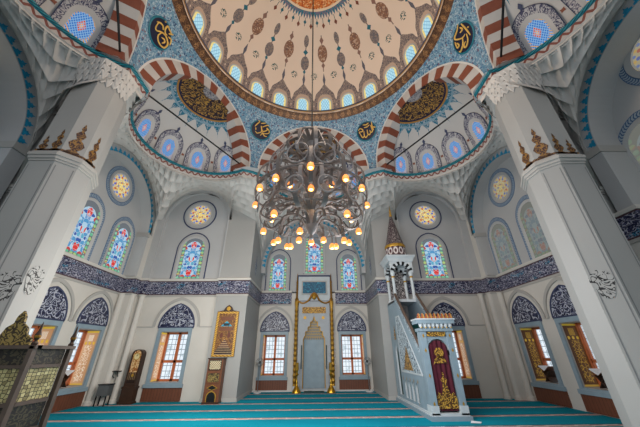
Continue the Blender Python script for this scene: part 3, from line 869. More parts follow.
# half domes with painted rosettes, and the lights standing on their cornice
HR = 2.35
for k in AZ:
    mid, n, t = side_frame(k); b = MB()
    def fn(u, v):
        az = -PI/2 + PI*u; e = PI/2*v
        return (HR*cos(e)*(n.x*cos(az)+t.x*sin(az)), HR*cos(e)*(n.y*cos(az)+t.y*sin(az)), HR*sin(e))
    b.grid(fn, 40, 20, 'half_dome_painted')
    hd = b.build('ceiling_niche_%s' % k, smooth=60, kind='structure'); hd.location = (mid.x, mid.y, HS+.03)
    for j in range(-2, 3):
        az0 = math.radians(j*30 + (0 if abs(t.y) < .1 else 3*(1 if t.y > 0 else -1)))
        def P(du, z, rr=HR-.012):
            z2 = z; e = math.asin(min(.99, z2/HR)); q = az0+du/(HR*cos(e))
            return (mid.x+rr*cos(e)*(n.x*cos(q)+t.x*sin(q)), mid.y+rr*cos(e)*(n.y*cos(q)+t.y*sin(q)), HS+.03+rr*sin(e))
        root = next_window(P(0, .1))
        o1 = ogive(0, .68, .24, .3, 6, zlow=.2); b = MB(); b.poly(o1, [], 'drum_glass', lambda x, z: P(x, z, HR-.02), lambda x, z: (x/.24, (z-.59)/.4)); b.build('glass', root)
        o2 = ogive(0, .72, .34, .4, 6, zlow=.1); b = MB(); b.strip([P(*p, HR-.02) for p in o1], [P(*p, HR-.045) for p in o2], 'plaster_vault'); b.build('reveal', root)
        o3 = ogive(0, .76, .5, .58, 6, zlow=.06); b = MB(); A = [P(*p, HR-.045) for p in o2]; B = [P(*p, HR-.03) for p in o3]
        L = 0
        for i in range(len(A)-1):
            d = (Vector(B[i+1])-Vector(B[i])).length; b.face([A[i], A[i+1], B[i+1], B[i]], 'filigree', [(L, 0), (L+d, 0), (L+d, .14), (L, .14)]); L += d
        b.strip(B, [P(*p, HR-.046) for p in offs(o3, 0, .7, -.02)], 'line_blue')
        tip = [(-.05, 1.3), (.05, 1.3), (.03, 1.36), (.06, 1.41), (0, 1.5), (-.06, 1.41), (-.03, 1.36)]
        b.poly(tip, [], 'line_blue', lambda x, z: P(x, z, HR-.03)); b.build('window_frame', root)
    b = MB()                                                # small blossoms between the lights
    for j in range(4):
        az0 = math.radians((j-1.5)*30 + (0 if abs(t.y) < .1 else 3*(1 if t.y > 0 else -1)))
        def P2(du, z, rr=HR-.015):
            e = math.asin(z/HR); q = az0+du/(HR*cos(e))
            return (mid.x+rr*cos(e)*(n.x*cos(q)+t.x*sin(q)), mid.y+rr*cos(e)*(n.y*cos(q)+t.y*sin(q)), HS+.03+rr*sin(e))
        b.poly([(.055*(1+.35*cos(4*i*PI/6))*cos(i*PI/6+PI/4), .62+.055*(1+.35*cos(4*i*PI/6))*sin(i*PI/6+PI/4)) for i in range(12)], [], 'voussoir_red', P2)
    trim(b)

# cornice: plan line in the hexagon, winding inwards round the five niches
RE = 2.12
def niche_line(k, n=26, ext=0.0):
    mid, nn, t = side_frame(k)
    return [Vector((mid.x+RE*(nn.x*sin(q)-t.x*cos(q)), mid.y+RE*(nn.y*sin(q)-t.y*cos(q)))) for q in [PI*i/n for i in range(n+1)]]
SEQ = []
SEQ += niche_line('back_left')
SEQ += [Vector((-4.83, 4.74)), Vector((-4.83, 5.5))]
SEQ += niche_line('front_left')
SEQ += [Vector((-2.56, 9.47))]
SEQ += niche_line('front')
SEQ += [Vector((2.56, 9.47))]
SEQ += niche_line('front_right')
SEQ += [Vector((4.83, 5.5)), Vector((4.83, 4.74))]
SEQ += niche_line('back_right')
def off_line(P, d):
    out = []
    for i, p in enumerate(P):
        e = (P[min(i+1, len(P)-1)]-P[max(i-1, 0)]).normalized(); out.append(p + Vector((-e.y, e.x))*d)   # + is outwards
    return out
def lift(P, z): return [(p.x, p.y, z) for p in P]
b = MB()
prof = [(.35, HS+.03, None), (-.02, HS+.03, 'plaster_vault'), (-.05, HS+.01, 'teal_cord'), (-.05, HS-.07, 'teal_cord'), (.0, HS-.085, 'teal_cord'), (.01, HS-.24, 'lace_rim'), (.06, HS-.26, 'stalactite'), (.06, HS-.38, 'stalactite')]
for (d0, z0, _), (d1, z1, mm) in zip(prof, prof[1:]):
    b.strip(lift(off_line(SEQ, d0), z0), lift(off_line(SEQ, d1), z1), mm)
trim(b)
# the cornice floor behind the vertex piers (closes the gap between neighbouring niches)
b = MB()
for va in (30, -30, 90, -90):
    a = math.radians(va); c = Vector((sin(a), cos(a)))*(SIDE+.2) + Vector((0, CY)); b.lathe([(0, 0), (.85, 0)], 'plaster_vault', 10, (c.x, c.y, HS+.02))
trim(b)

# honeycomb (stalactite) transitions between the walls and the cornice
def resample(P, n):
    L = [0]
    for i in range(1, len(P)): L.append(L[-1]+(P[i]-P[i-1]).length)
    out = []; j = 0
    for i in range(n+1):
        d = L[-1]*i/n
        while j < len(P)-2 and L[j+1] < d: j += 1
        s = (d-L[j])/max(1e-9, L[j+1]-L[j]); out.append(P[j].lerp(P[j+1], min(1, max(0, s))))
    return out
def transition(name, top, wall, NC, amp, tiers=6, z_top=HS-.36):
    """top: plan line of the cornice; wall: 3D line on the walls; cells of scalloped niches in tiers"""
    SUB = 5; NC = int(NC*1.35); N = NC*SUB
    T = resample([Vector((p.x, p.y, z_top)) for p in top], N); W = resample([Vector(p) for p in wall], N)
    b = MB(); TS = 4
    def pt(i, t, up):
        u = i/N; p = T[i].lerp(W[i], t); return Vector((p.x, p.y, p.z+up))
    for k in range(tiers):
        for j in range(TS):
            rows = []
            for q in (j, j+1):
                v = q/TS; row = []
                for i in range(N+1):
                    u = i/N; ph = ((i/SUB)+(.5 if k % 2 else 0)) % 1.0
                    sc = abs(sin(PI*ph))**.7
                    am = amp(u)
                    t = (k+v)/tiers
                    up = am*(sc*sin(PI*v)**.6) - am*.9*(v-.5)*(1 if k else 0) - am*.35*(1-sc)*(1-v)
                    row.append(pt(i, t, up if 0 < t < .999 else 0))
                rows.append(row)
            for i in range(N): b.face([rows[0][i], rows[0][i+1], rows[1][i+1], rows[1][i]], 'stalactite')
    return S(b, name, smooth=35)
def side_arch(s, cy, r, z0, x, n=22, a0=0, a1=180):
    return [(s*x, cy+r*cos(math.radians(a0+(a1-a0)*i/n)), z0+r*sin(math.radians(a0+(a1-a0)*i/n))) for i in range(n+1)]
AF = (9.25, 2.22, 6.45, 7.5)        # centre along the wall, opening radius, springing, plane
AB = (2.98, 2.3, 6.25, 7.3)
AQ = (5.66, 1.5, 7.35, 11.95)
def seg(P, i0, i1): return P[i0:i1]
for s, nm in ((-1, 'left'), (1, 'right')):
    # wall line from the bay pier, over the front arch, the corner, the side arch, to the side pillar
    W = [(s*2.8, 11.95, 7.3), (s*3.5, 11.94, 7.7), (s*4.12, 11.94, 8.0)]
    for i in range(13):
        t = PI*i/12; r = AQ[1]+.13; W.append((s*(AQ[0]-r*cos(t)), 11.95, AQ[2]+r*sin(t)*1.02))
    W += [(s*7.35, 11.9, 7.3), (s*7.48, 11.7, 7.25)]
    A = side_arch(s, AF[0], AF[1]+.32, AF[2], AF[3], 20, 8, 172); W += A
    W += [(s*7.3, 6.3, 6.9), (s*6.2, 5.95, 7.3), (s*5.2, 5.66, 7.7)]
    top = [Vector((s*2.56, 9.47))] + ([p for p in niche_line('front_left')[::-1]] if s < 0 else niche_line('front_right')) + [Vector((s*4.83, 5.5))]
    transition('ceiling_stalactites_%s' % nm, top, W, 22, lambda u: .05+.12*math.exp(-((u-.5)/.16)**2)+.05*math.exp(-(u/.08)**2)+.05*math.exp(-((1-u)/.1)**2))
    W = [(s*5.1, 4.5, 7.55), (s*5.45, 4.36, 7.2), (s*5.8, 4.42, 7.05), (s*6.3, 4.82, 6.95), (s*7.2, 5.6, 6.8)] + side_arch(s, AB[0], AB[1]+.34, AB[2], AB[3], 24, 2, 178) + [(s*7.0, -.2, 6.6), (s*2.9, .6, 7.5)]
    top = [Vector((s*4.83, 4.74))] + (niche_line('back_left')[::-1] if s < 0 else niche_line('back_right'))
    transition('ceiling_stalactites_back_%s' % nm, top, W, 22, lambda u: .05+.11*math.exp(-((u-.3)/.2)**2))
    # arch rims with blue palmette teeth on the side walls
    for (cy, r, z0, x), ymin, ymax in ((AF, 6.6, 11.65), (AB, -.2, 5.8)):
        b = MB(); n = 36
        arc = lambda rr: [(s*x, cy+rr*cos(PI*i/n), z0+rr*sin(PI*i/n)) for i in range(n+1)]
        b.strip(arc(r), arc(r+.36), 'plaster'); b.strip(arc(r), [(s*XW, y, z) for _, y, z in arc(r)], 'plaster_vault')
        b.strip([(s*(x-.03), y, z) for _, y, z in arc(r+.27)], [(s*(x-.03), y, z) for _, y, z in arc(r+.33)], 'moulding'); b.strip([(s*(x), y, z) for _, y, z in arc(r+.27)], [(s*(x-.03), y, z) for _, y, z in arc(r+.27)], 'moulding')
        for yy, sg in ((cy+r, 1), (cy-r, -1)):               # jambs
            y1 = max(min(yy+sg*.36, 11.615), -1.0)
            b.face([(s*x, yy, 4.5), (s*x, y1, 4.5), (s*x, y1, z0), (s*x, yy, z0)], 'plaster')
            b.face([(s*x, yy, 4.5), (s*XW, yy, 4.5), (s*XW, yy, z0), (s*x, yy, z0)], 'plaster_vault')
            e0, e1 = sorted((s*(x-.05), s*(XW-.01))); b.box((e0, min(yy-sg*.03, y1), z0-.18), (e1, max(yy-sg*.03, y1), z0+.01), 'moulding')
        am = trim(b)
        b = MB(); NT = 30
        for i in range(NT):
            t = PI*(i+.5)/NT; c0 = (r+.012)
            def fr(a, h, t=t): rr = c0+h; q = t+a/rr; return (s*(x-.012), cy+rr*cos(q), z0+rr*sin(q))
            b.poly([(-.1, 0), (.1, 0), (.11, .05), (.05, .08), (.07, .12), (.02, .15), (0, .22), (-.02, .15), (-.07, .12), (-.05, .08), (-.11, .05)], [], 'teal_tooth', fr)
        b.build('palmette_border', am)
    # plain recessed arch over the front wall windows
    b = MB(); n = 30; c, r, z0, y0 = AQ; c *= s
    arc = lambda rr, y: [(c+rr*cos(PI*i/n), y, z0+rr*1.02*sin(PI*i/n)) for i in range(n+1)]
    b.strip(arc(r, y0), arc(r+.17, y0), 'plaster'); b.strip(arc(r, y0), arc(r, YQ), 'plaster_vault')
    for sg in (-1, 1):
        xx = c+sg*r; b.face([(xx, y0, 4.5), (xx, YQ, 4.5), (xx, YQ, z0), (xx, y0, z0)], 'plaster_vault')
    for xa, xb in ((4.1, AQ[0]-r), (AQ[0]+r, 7.52)):
        b.face([(s*xa, y0+.001, 4.5), (s*xb, y0+.001, 4.5), (s*xb, y0+.001, z0), (s*xa, y0+.001, z0)], 'plaster')
    for sg, xe in ((-1, 4.1), (1, 7.52)):
        P = [(c+s*sg*r*cos(PI/2*i/8), y0+.001, z0+r*1.02*sin(PI/2*i/8)) for i in range(9)]
        b.strip(P, [(s*xe, y0+.001, z0+1.2*i/8) for i in range(9)], 'plaster')
    trim(b)
# prayer-niche bay: vault line, transition and toothed arch on its end wall
NY, NR, NZ = 14.3, 2.58, 5.65                               # arch before the end wall: plane, opening radius, springing
W = [(-2.8, 11.95, 7.3), (-2.8, 13.2, 6.8), (-2.8, NY-.1, 6.0)] + [(-(NR+.22)*cos(PI*i/20), NY, NZ+(NR+.3)*sin(PI*i/20)) for i in range(1, 20)] + [(2.8, NY-.1, 6.0), (2.8, 13.2, 6.8), (2.8, 11.95, 7.3)]
transition('ceiling_stalactites_niche', [Vector((-2.56, 9.47))] + niche_line('front') + [Vector((2.56, 9.47))], W, 20, lambda u: .07)
b = MB(); n = 40
arc = lambda rr, y: [(rr*cos(PI*i/n), y, NZ+rr*sin(PI*i/n)) for i in range(n+1)]
b.strip(arc(NR, NY), arc(NR+.34, NY), 'plaster'); b.strip(arc(NR, NY), arc(NR, YM), 'plaster_vault')
for sg in (-1, 1):
    x0, x1 = sorted((sg*NR, sg*2.79)); b.box((x0, NY, NZ-.3), (x1, YM-.02, NZ), 'plaster_vault')
am = trim(b)
b = MB(); NT = 34
for i in range(NT):
    t = PI*(i+.5)/NT
    def fr(a, h, t=t): rr = NR+.01+h*1.05; q = t+a/rr; return (rr*cos(q), NY-.012, NZ+rr*sin(q))
    b.poly([(-.1, 0), (.1, 0), (.11, .05), (.05, .08), (.07, .12), (.02, .15), (0, .22), (-.02, .15), (-.07, .12), (-.05, .08), (-.11, .05)], [], 'teal_tooth', fr)
b.build('palmette_border', am)
# blue lozenge stencils on the bay cheeks
b = MB()
for s in (-1, 1):
    b.poly([(-.14, 0), (0, -.55), (.14, 0), (0, .55)], [], 'tile_arch', lambda a, z: (s*2.79, 13.0+a*1.6, 5.35+z))
trim(b)

# stalactite corbels wrapping the heads of the side pillars
for s, nm in ((-1, 'left'), (1, 'right')):
    b = MB(); P0 = mirrored(PIER, s); zs = [7.5, 7.66, 7.82, 7.98, 8.14]
    for j in range(4):
        A = grow(P0, .02+.035*j); B = grow(P0, .02+.035*(j+1)); n = 5
        for i in (1, 2, 3, 4):
            i0 = i-1; p0, p1, q0, q1 = [Vector(v) for v in (A[i0], A[i], B[i0], B[i])]
            m = max(1, round((p1-p0).length/.13))
            for c in range(m):
                t0, t1 = c/m, (c+1)/m; tm = (t0+t1)/2
                a, d = p0.lerp(p1, t0), p0.lerp(p1, t1); e, f_ = q0.lerp(q1, t0), q0.lerp(q1, t1); mid = p0.lerp(p1, tm); mq = P0[i0], P0[i]
                low = zs[j]-(.06 if (c+j) % 2 else 0)
                b.face([(a.x, a.y, zs[j]+.05), (mid.x, mid.y, low-.04), (d.x, d.y, zs[j]+.05), (f_.x, f_.y, zs[j+1]), (e.x, e.y, zs[j+1])], 'stalactite')
        b.strip([(p[0], p[1], zs[j+1]) for p in B], [(p[0], p[1], zs[j+1]) for p in P0], 'stalactite', True)
    trim(b)

# iron tie rods across the niches
for k in ('front_left', 'front_right', 'back_left', 'back_right'):
    f = sp(k); b = MB(); b.tube([f(-2.1, HS+.25, .1), f(2.1, HS+.25, .1)], .028, 'black_iron', 8); trim(b)

# calligraphy roundels on the pendentives
STROKES = {
 'side_left': ((145, 15, 10.675), [[(150,75),(115,130),(125,165),(175,182),(215,215),(238,270),(238,320),(205,350),(165,322),(138,265),(142,215),(175,192)], [(290,212),(262,160),(245,122),(218,145),(216,190),(235,215)], [(255,200),(300,212)], [(130,72),(165,85),(190,115),(195,160)], [(178,240),(205,262),(208,290),(182,300)], [(250,235),(278,265),(265,322)], [(225,75),(215,70)]]),
 'side_right': ((440, 15, 10.675), [[(190,100),(183,165),(160,232),(165,263),(235,248),(268,203)], [(225,95),(270,140),(325,212)], [(282,200),(298,262),(285,328),(264,345),(258,312),(275,280)], [(240,232),(245,312),(222,388),(205,388)], [(212,135),(240,150),(215,190)], [(160,290),(185,350),(205,322),(180,300)], [(295,130),(305,128)]]),
 'front_left': ((250, 115, 15.25), [[(82,245),(108,275),(160,263),(178,242),(172,170),(185,235),(212,252),(262,228),(258,200),(290,240),(288,276),(232,286),(180,266)], [(78,172),(108,138),(150,100),(128,82)], [(170,128),(242,124)], [(190,185),(265,158),(292,172)], [(158,312),(190,280),(222,322),(256,328)], [(88,190),(90,225)]]),
 'front_right': ((353, 115, 15.25), [[(280,105),(293,180),(315,232)], [(255,232),(276,266),(296,240),(268,155)], [(215,225),(226,286),(250,302),(268,268)], [(166,245),(175,322),(200,342),(226,302)], [(118,302),(148,345),(172,325)], [(84,240),(108,208),(150,228),(136,256),(96,262),(118,300)], [(150,152),(200,148),(236,120)], [(168,192),(212,182),(248,150)], [(305,182),(342,186)]]),
}
LBL = {'side_left': 'dark blue round plaque with looping gold script high on the left-hand blue pendentive',
       'side_right': 'dark blue round plaque with straight slanting gold script high on the right-hand blue pendentive',
       'front_left': 'dark blue round gold-script plaque left of the striped arch behind the chandelier',
       'front_right': 'dark blue round gold-script plaque right of the striped arch behind the chandelier'}
for k, va in verts.items():
    a = math.radians(va); zc = 10.66
    r = pend_rho(zc); dr = (pend_rho(zc+.3)-pend_rho(zc-.3))/.6
    tang = Vector((dr*sin(a), dr*cos(a), 1)).normalized(); side = Vector((cos(a), -sin(a), 0)); nr = tang.cross(side)
    c = Vector((r*sin(a), CY+r*cos(a), zc))
    if nr.dot(c-Vector((0, CY, zc))) > 0: nr = -nr
    c = c + nr*.02
    def fr(x, y, w=0): return tuple(c+side*x+tang*y+nr*w)
    ci = lambda q: [(q*cos(2*PI*i/36), q*sin(2*PI*i/36)) for i in range(36)]
    root = thing('calligraphy_roundel', LBL[k], 'plaque', tuple(c), None)
    b = MB(); b.poly(ci(.43), [], 'roundel_blue', lambda x, y: fr(x, y, .03)); b.strip([fr(*p, .03) for p in ci(.43)], [fr(*p, 0) for p in ci(.43)], 'roundel_blue', True); b.build('disc', root)
    b = MB(); b.strip([fr(*p, .035) for p in ci(.42)], [fr(*p, .02) for p in ci(.475)], 'teal', True); b.build('rim', root)
    (ox, oy, kk), strokes = STROKES[k]; b = MB()
    for st in strokes:
        P = []
        for x, y in st:
            d = px_ray(ox+x/kk, oy+y/kk); tt = (c+nr*.045-CAMP).dot(nr)/d.dot(nr); P.append(CAMP+d*tt)
        # smooth the stroke
        Q = []
        for i in range(len(P)-1):
            p0, p1, p2, p3 = P[max(i-1, 0)], P[i], P[i+1], P[min(i+2, len(P)-1)]
            for j in range(4):
                t = j/4; Q.append(.5*((2*p1)+(p2-p0)*t+(2*p0-5*p1+4*p2-p3)*t*t+(3*p1-p0-3*p2+p3)*t**3))
        Q.append(P[-1]); n = len(Q)
        b.tube(Q, [.028*(.55+.45*sin(PI*(i+.5)/n)) for i in range(n)], 'script_gold', 6)
    b.build('script', root)
# ---------------------------------------------------------------- chandelier
CX0 = -.02
ch = thing('chandelier', 'huge tiered scrollwork chandelier with glowing lamps hanging from the dome', 'chandelier', (CX0, CY, 3.6))
def cyl(a, r, z): return (CX0+r*sin(a), CY-r*cos(a), z)      # a = 0 towards the camera
b = MB()
b.tube([(CX0, CY, 6.55), (CX0, CY, 16.05)], .02, 'black_iron', 6); b.build('suspension_rod', ch)
b = MB(); b.lathe([(0, 3.62), (.05, 3.66), (.03, 3.74), (.1, 3.82), (.15, 3.98), (.1, 4.1), (.05, 4.2), (.05, 4.5), (.1, 4.58), (.15, 4.75), (.08, 4.9), (.05, 5.0), (.05, 5.5), (.11, 5.6), (.13, 5.75), (.06, 5.9), (.05, 6.1), (.12, 6.2), (.16, 6.35), (.1, 6.5), (.03, 6.6), (0, 6.6)], 'scroll_pale', 16, (CX0, CY, 0)); b.build('stem', ch, smooth=50)
def torus(R, r, z, m, n=48):
    t = MB(); t.tube([cyl(2*PI*i/n, R, z) for i in range(n+1)], r, m, 6, caps=False); return t
torus(.6, .02, 6.1, 'scroll_metal').build('crown_ring', ch, smooth=60)
torus(1.22, .014, 4.62, 'scroll_metal').build('main_ring', ch, smooth=60)
torus(.95, .014, 4.05, 'scroll_metal').build('lower_ring', ch, smooth=60)
torus(.62, .016, 5.5, 'scroll_metal').build('upper_ring', ch, smooth=60)
def bez(P, n=7):
    Q = []
    for i in range(len(P)-1):
        p0, p1, p2, p3 = [Vector(P[j]) for j in (max(i-1, 0), i, i+1, min(i+2, len(P)-1))]
        for j in range(n):
            t = j/n; Q.append(.5*((2*p1)+(p2-p0)*t+(2*p0-5*p1+4*p2-p3)*t*t+(3*p1-p0-3*p2+p3)*t**3))
    return Q+[Vector(P[-1])]
def ribbon(mb, pts, a, w, th, m):
    """flat scroll bar: pts (r, z) in the vertical plane at azimuth a, w wide across"""
    Q = bez([(r, z, 0) for r, z in pts]); sd = Vector((cos(a), sin(a), 0)); n = len(Q); R = []
    for i, q in enumerate(Q):
        t = (Q[min(i+1, n-1)]-Q[max(i-1, 0)]).normalized(); nr = Vector((-t.y, t.x))
        row = []
        for k, e in ((-1, -1), (1, -1), (1, 1), (-1, 1)):
            rr, zz = q.x+nr.x*th*e, q.y+nr.y*th*e
            row.append(Vector(cyl(a, rr, zz))+sd*(w*k))
        R.append(row)
    for i in range(n-1):
        for k in range(4): mb.face([R[i][k], R[i][(k+1) % 4], R[i+1][(k+1) % 4], R[i+1][k]], m)
    mb.face(R[0][::-1], m); mb.face(R[-1], m)
for i in range(12):                                         # twelve big loops of the middle tier
    a = 2*PI*i/12; b = MB()
    ribbon(b, [(.08, 5.1), (.4, 5.38), (.85, 5.32), (1.18, 5.0), (1.22, 4.62), (1.0, 4.4), (.78, 4.55), (.82, 4.85), (.98, 4.8)], a, .034, .016, 'scroll_metal')
    b.build('scroll_arm', ch)
for i in range(12):
    a = 2*PI*(i+.5)/12; b = MB()
    ribbon(b, [(.06, 4.95), (.4, 5.2), (.75, 5.0), (.8, 4.65), (.55, 4.45), (.35, 4.65), (.5, 4.85)], a, .04, .016, 'scroll_pale')
    ribbon(b, [(.1, 4.3), (.45, 4.5), (.9, 4.42), (1.05, 4.1), (.85, 3.98), (.7, 4.12)], a, .045, .016, 'scroll_metal')
    b.build('scroll_arm', ch)
for i in range(12):                                         # round loops standing between the arms
    a = 2*PI*(i+.5)/12; b = MB(); n = 20
    for r, z, q in ((1.02, 5.08, .22), (1.12, 4.3, .16)):
        b = MB(); c = Vector(cyl(a, r, z)); sd = Vector((cos(a), sin(a), 0)); b.tube([c+sd*(q*cos(2*PI*j/n))+Vector((0, 0, q*1.1*sin(2*PI*j/n))) for j in range(n+1)], .016, 'scroll_pale', 5, caps=False); b.build('scroll_loop', ch)
for i in range(12):                                         # flaring crown
    a = 2*PI*(i+.25)/12; b = MB()
    ribbon(b, [(.1, 6.2), (.35, 6.32), (.62, 6.1), (.68, 5.8), (.52, 5.62), (.4, 5.76)], a, .045, .014, 'scroll_metal')
    ribbon(b, [(.1, 5.9), (.3, 5.7), (.5, 5.45), (.75, 5.4), (.8, 5.6)], a, .035, .014, 'scroll_pale'); b.build('crown_leaf', ch)
for i in range(8):
    a = 2*PI*(i+.5)/8; b = MB()
    ribbon(b, [(.12, 3.95), (.3, 4.15), (.6, 4.05), (.68, 3.85)], a, .03, .014, 'scroll_metal'); b.build('lower_arm', ch)
for i in range(12):
    a = 2*PI*(i+.5)/12; b = MB(); b.tube([cyl(a, .6, 6.08), cyl(a, 1.1, 5.2)], .01, 'scroll_pale', 5); b.build('stay', ch)
LAMPS = [(0, .64, 4.5), (0, 1.4, 4.46), (0, .72, 5.0)]
LAMPS += [(math.radians(q), 1.21, 4.47) for q in (-128, -90, -55, -32, 32, 55, 90, 128, 180)]
LAMPS += [(math.radians(q), 1.0, 3.88) for q in (-94, -42, 42, 94)] + [(math.radians(q), 1.1, 3.86) for q in (-128, -148, 128, 148)]
LAMPS += [(math.radians(q), .72, 3.72) for q in (-105, 105, -140, 140)] + [(math.radians(q), .34, 3.74) for q in (-130, -40, 130, 180)]
LAMPS += [(math.radians(q), .55, 4.78) for q in (-55, 52)]
for a, r, z in LAMPS:
    c = cyl(a, r, z); b = MB()
    b.lathe([(.018, .02), (.028, .045), (.045, .03), (.062, -.01), (.066, -.045), (.05, -.068), (.056, -.074), (.043, -.055), (.026, -.02)], 'lamp_glass', 12, c)
    sh = b.build('lamp_shade', ch, smooth=60)
    b = MB(); b.lathe([(0, -.09), (.024, -.082), (.034, -.055), (.025, -.025), (0, -.018)], 'bulb', 8, c); o = b.build('bulb', None); o.parent = sh
    b = MB()
    top = (c[0], c[1], z+.18); inr = cyl(a, max(.05, r-.22), z+.3)
    b.tube(bez([inr, cyl(a, r-.08, z+.3), top, (c[0], c[1], z+.03)], 5), .013, 'scroll_metal', 5); o = b.build('lamp_stem', None); o.parent = sh

# ---------------------------------------------------------------- stepped pulpit
mx0, mx1 = 3.12, 4.06
mi = thing('pulpit', 'tall pale blue marble stepped pulpit with lattice side and conical spire', 'pulpit', ((mx0+mx1)/2, 10.2, 0))
b = MB(); b.box((mx0-.07, 8.5, 0), (mx1+.06, 11.9, .1), 'marble_blue'); b.box((mx0-.03, 8.54, .1), (mx1+.02, 11.88, .16), 'marble_pale'); b.build('plinth', mi)
def rail_z(y): return 1.42 + (y-8.7)*.98
for s, x in ((-1, mx0), (1, mx1-.1)):
    b = MB(); fr = lambda a, z, w, x=x: (x+w, a, z)
    door = ogive(11.25, 1.5, .2, .36, zlow=.25)
    arc4 = [ogive(9.55+.36*i, .6, .11, .16, zlow=.24) for i in range(4)]
    out = [(8.8, .16), (11.88, .16), (11.88, 3.36), (10.72, 3.36), (8.8, 1.5)]
    b.poly(out, [door]+arc4, 'marble_blue', lambda a, z: fr(a, z, 0)); b.poly(out, [], 'marble_blue', lambda a, z: fr(a, z, .1))
    n = len(out)
    for i in range(n):
        p, q = out[i], out[(i+1) % n]; b.face([fr(*p, 0), fr(*q, 0), fr(*q, .1), fr(*p, .1)], 'marble_blue')
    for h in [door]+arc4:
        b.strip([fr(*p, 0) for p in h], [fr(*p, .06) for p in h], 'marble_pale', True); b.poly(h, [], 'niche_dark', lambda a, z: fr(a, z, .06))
    pan = b.build('side_panel', mi)
    sg = -.012 if s < 0 else .112
    b = MB(); tri = [(8.95, 1.02), (10.85, 1.02), (10.85, 2.72), (10.5, 2.72)]
    b.poly(tri, [], 'lattice_marble', lambda a, z: fr(a, z, sg)); b.ring(tri, [(8.83, .97), (10.9, .97), (10.9, 2.77), (10.46, 2.77)], 'marble_pale', fr, 0, sg*1.3)
    o = b.build('lattice_panel', None); o.parent = pan
    def gild(bb, nm):
        o = bb.build(nm, None); o.parent = pan
    b = MB(); b.poly([(9.6, 1.06), (10.55, 1.06), (10.07, 1.75)], [], 'gold_script', lambda a, z: fr(a, z, sg*1.25)); gild(b, 'gilded_triangle')
    for yy in (9.37, 9.73, 10.09, 10.45, 10.81):
        b = MB(); b.poly([(yy-.03, .78), (yy, .72), (yy+.03, .78), (yy, .86)], [], 'gold', lambda a, z: fr(a, z, sg*.8)); gild(b, 'gilded_drop')
    b = MB(); b.poly(finial_outline(.3, .5), [], 'gold_script', lambda a, z: fr(11.25+a, 2.0+z, sg*.8)); gild(b, 'gilded_finial')
    b = MB(); P = [(8.78, rail_z(8.78)+.1), (10.72, rail_z(10.72)+.1)]
    b.face([fr(8.8, 1.5, -.005), fr(10.72, 3.36, -.005), fr(10.72, rail_z(10.72)+.12, -.005), fr(8.8, rail_z(8.8)+.16, -.005)], 'lattice_marble', [(0, 0), (2.6, 0), (2.6, .2), (0, .2)])
    b.tube([fr(8.8, rail_z(8.8)+.16, .05), fr(10.76, rail_z(10.76)+.14, .05)], .05, 'wood_grey', 8); b.build('handrail', mi)
for i in range(10):
    b = MB(); y = 8.95+.19*i; z = .16+.235*(i+1); b.box((mx0+.1, y, .16), (mx1-.1, 10.85 if i == 9 else y+.2, z), 'stair_carpet'); b.build('step', mi)
# portal
for x in (mx0, mx1-.17):
    b = MB(); b.box((x, 8.56, .12), (x+.17, 8.82, 2.12), 'marble_blue'); b.box((x-.02, 8.54, .12), (x+.19, 8.84, .32), 'marble_pale')
    po = b.build('portal_post', mi)
    b = MB()
    for zz in (.36, 1.0, 1.62, 2.0):
        b = MB(); b.poly([(-.03, 0), (0, -.06), (.03, 0), (0, .06)], [], 'gold', lambda a, z, zz=zz: (x+.085+a, 8.552, zz+z)); o = b.build('gilded_drop', None); o.parent = po
b = MB(); fr = lambda a, z, w=0: (a, 8.6-w, z); cxp = (mx0+mx1)/2
hole = ogive(cxp, 1.62, .3, .3, zlow=1.5)
notch = [(mx0+.17, 1.5)] + [(mx0+.17, 2.12), (mx1-.17, 2.12), (mx1-.17, 1.5)] + hole
b.poly(notch, [], 'marble_blue', lambda a, z: fr(a, z)); b.poly(notch, [], 'marble_blue', lambda a, z: (a, 8.8, z))
b.strip([fr(*p) for p in hole], [(p[0], 8.8, p[1]) for p in hole], 'marble_pale'); b.build('portal_arch', mi)
b = MB(); b.box((mx0+.2, 8.57, 1.98), (mx1-.2, 8.6, 2.1), 'gold_script'); b.build('inscription', mi)
b = MB(); b.box((mx0-.03, 8.52, 2.12), (mx1+.03, 8.86, 2.2), 'marble_blue')
for i in range(8):
    x = mx0-.02+(mx1-mx0+.04)*(i+.5)/8; b.lathe([(.0, 2.18), (.05, 2.24), (.065, 2.34)], 'marble_pale', 8, (x, 8.52, 0)); b.lathe([(.0, 2.19), (.018, 2.2), (.014, 2.23)], 'gold', 6, (x, 8.46, 0))
b.box((mx0-.08, 8.44, 2.32), (mx1+.08, 8.9, 2.42), 'marble_blue'); b.box((mx0-.1, 8.42, 2.42), (mx1+.1, 8.92, 2.46), 'marble_pale'); b.build('portal_cornice', mi)
for i in range(9):
    b = MB(); x = mx0-.06+(mx1-mx0+.12)*(i+.5)/9
    b.prism([(px*.1, pz*.15) for px, pz in [(-.5, 0), (.5, 0), (.5, .25), (.3, .45), (.42, .6), (0, 1), (-.42, .6), (-.3, .45), (-.5, .25)]], 0, .04, 'crest', lambda a, z, w, x=x: (x+a, 8.44+w, 2.46+z)); b.build('crest_leaf', mi)
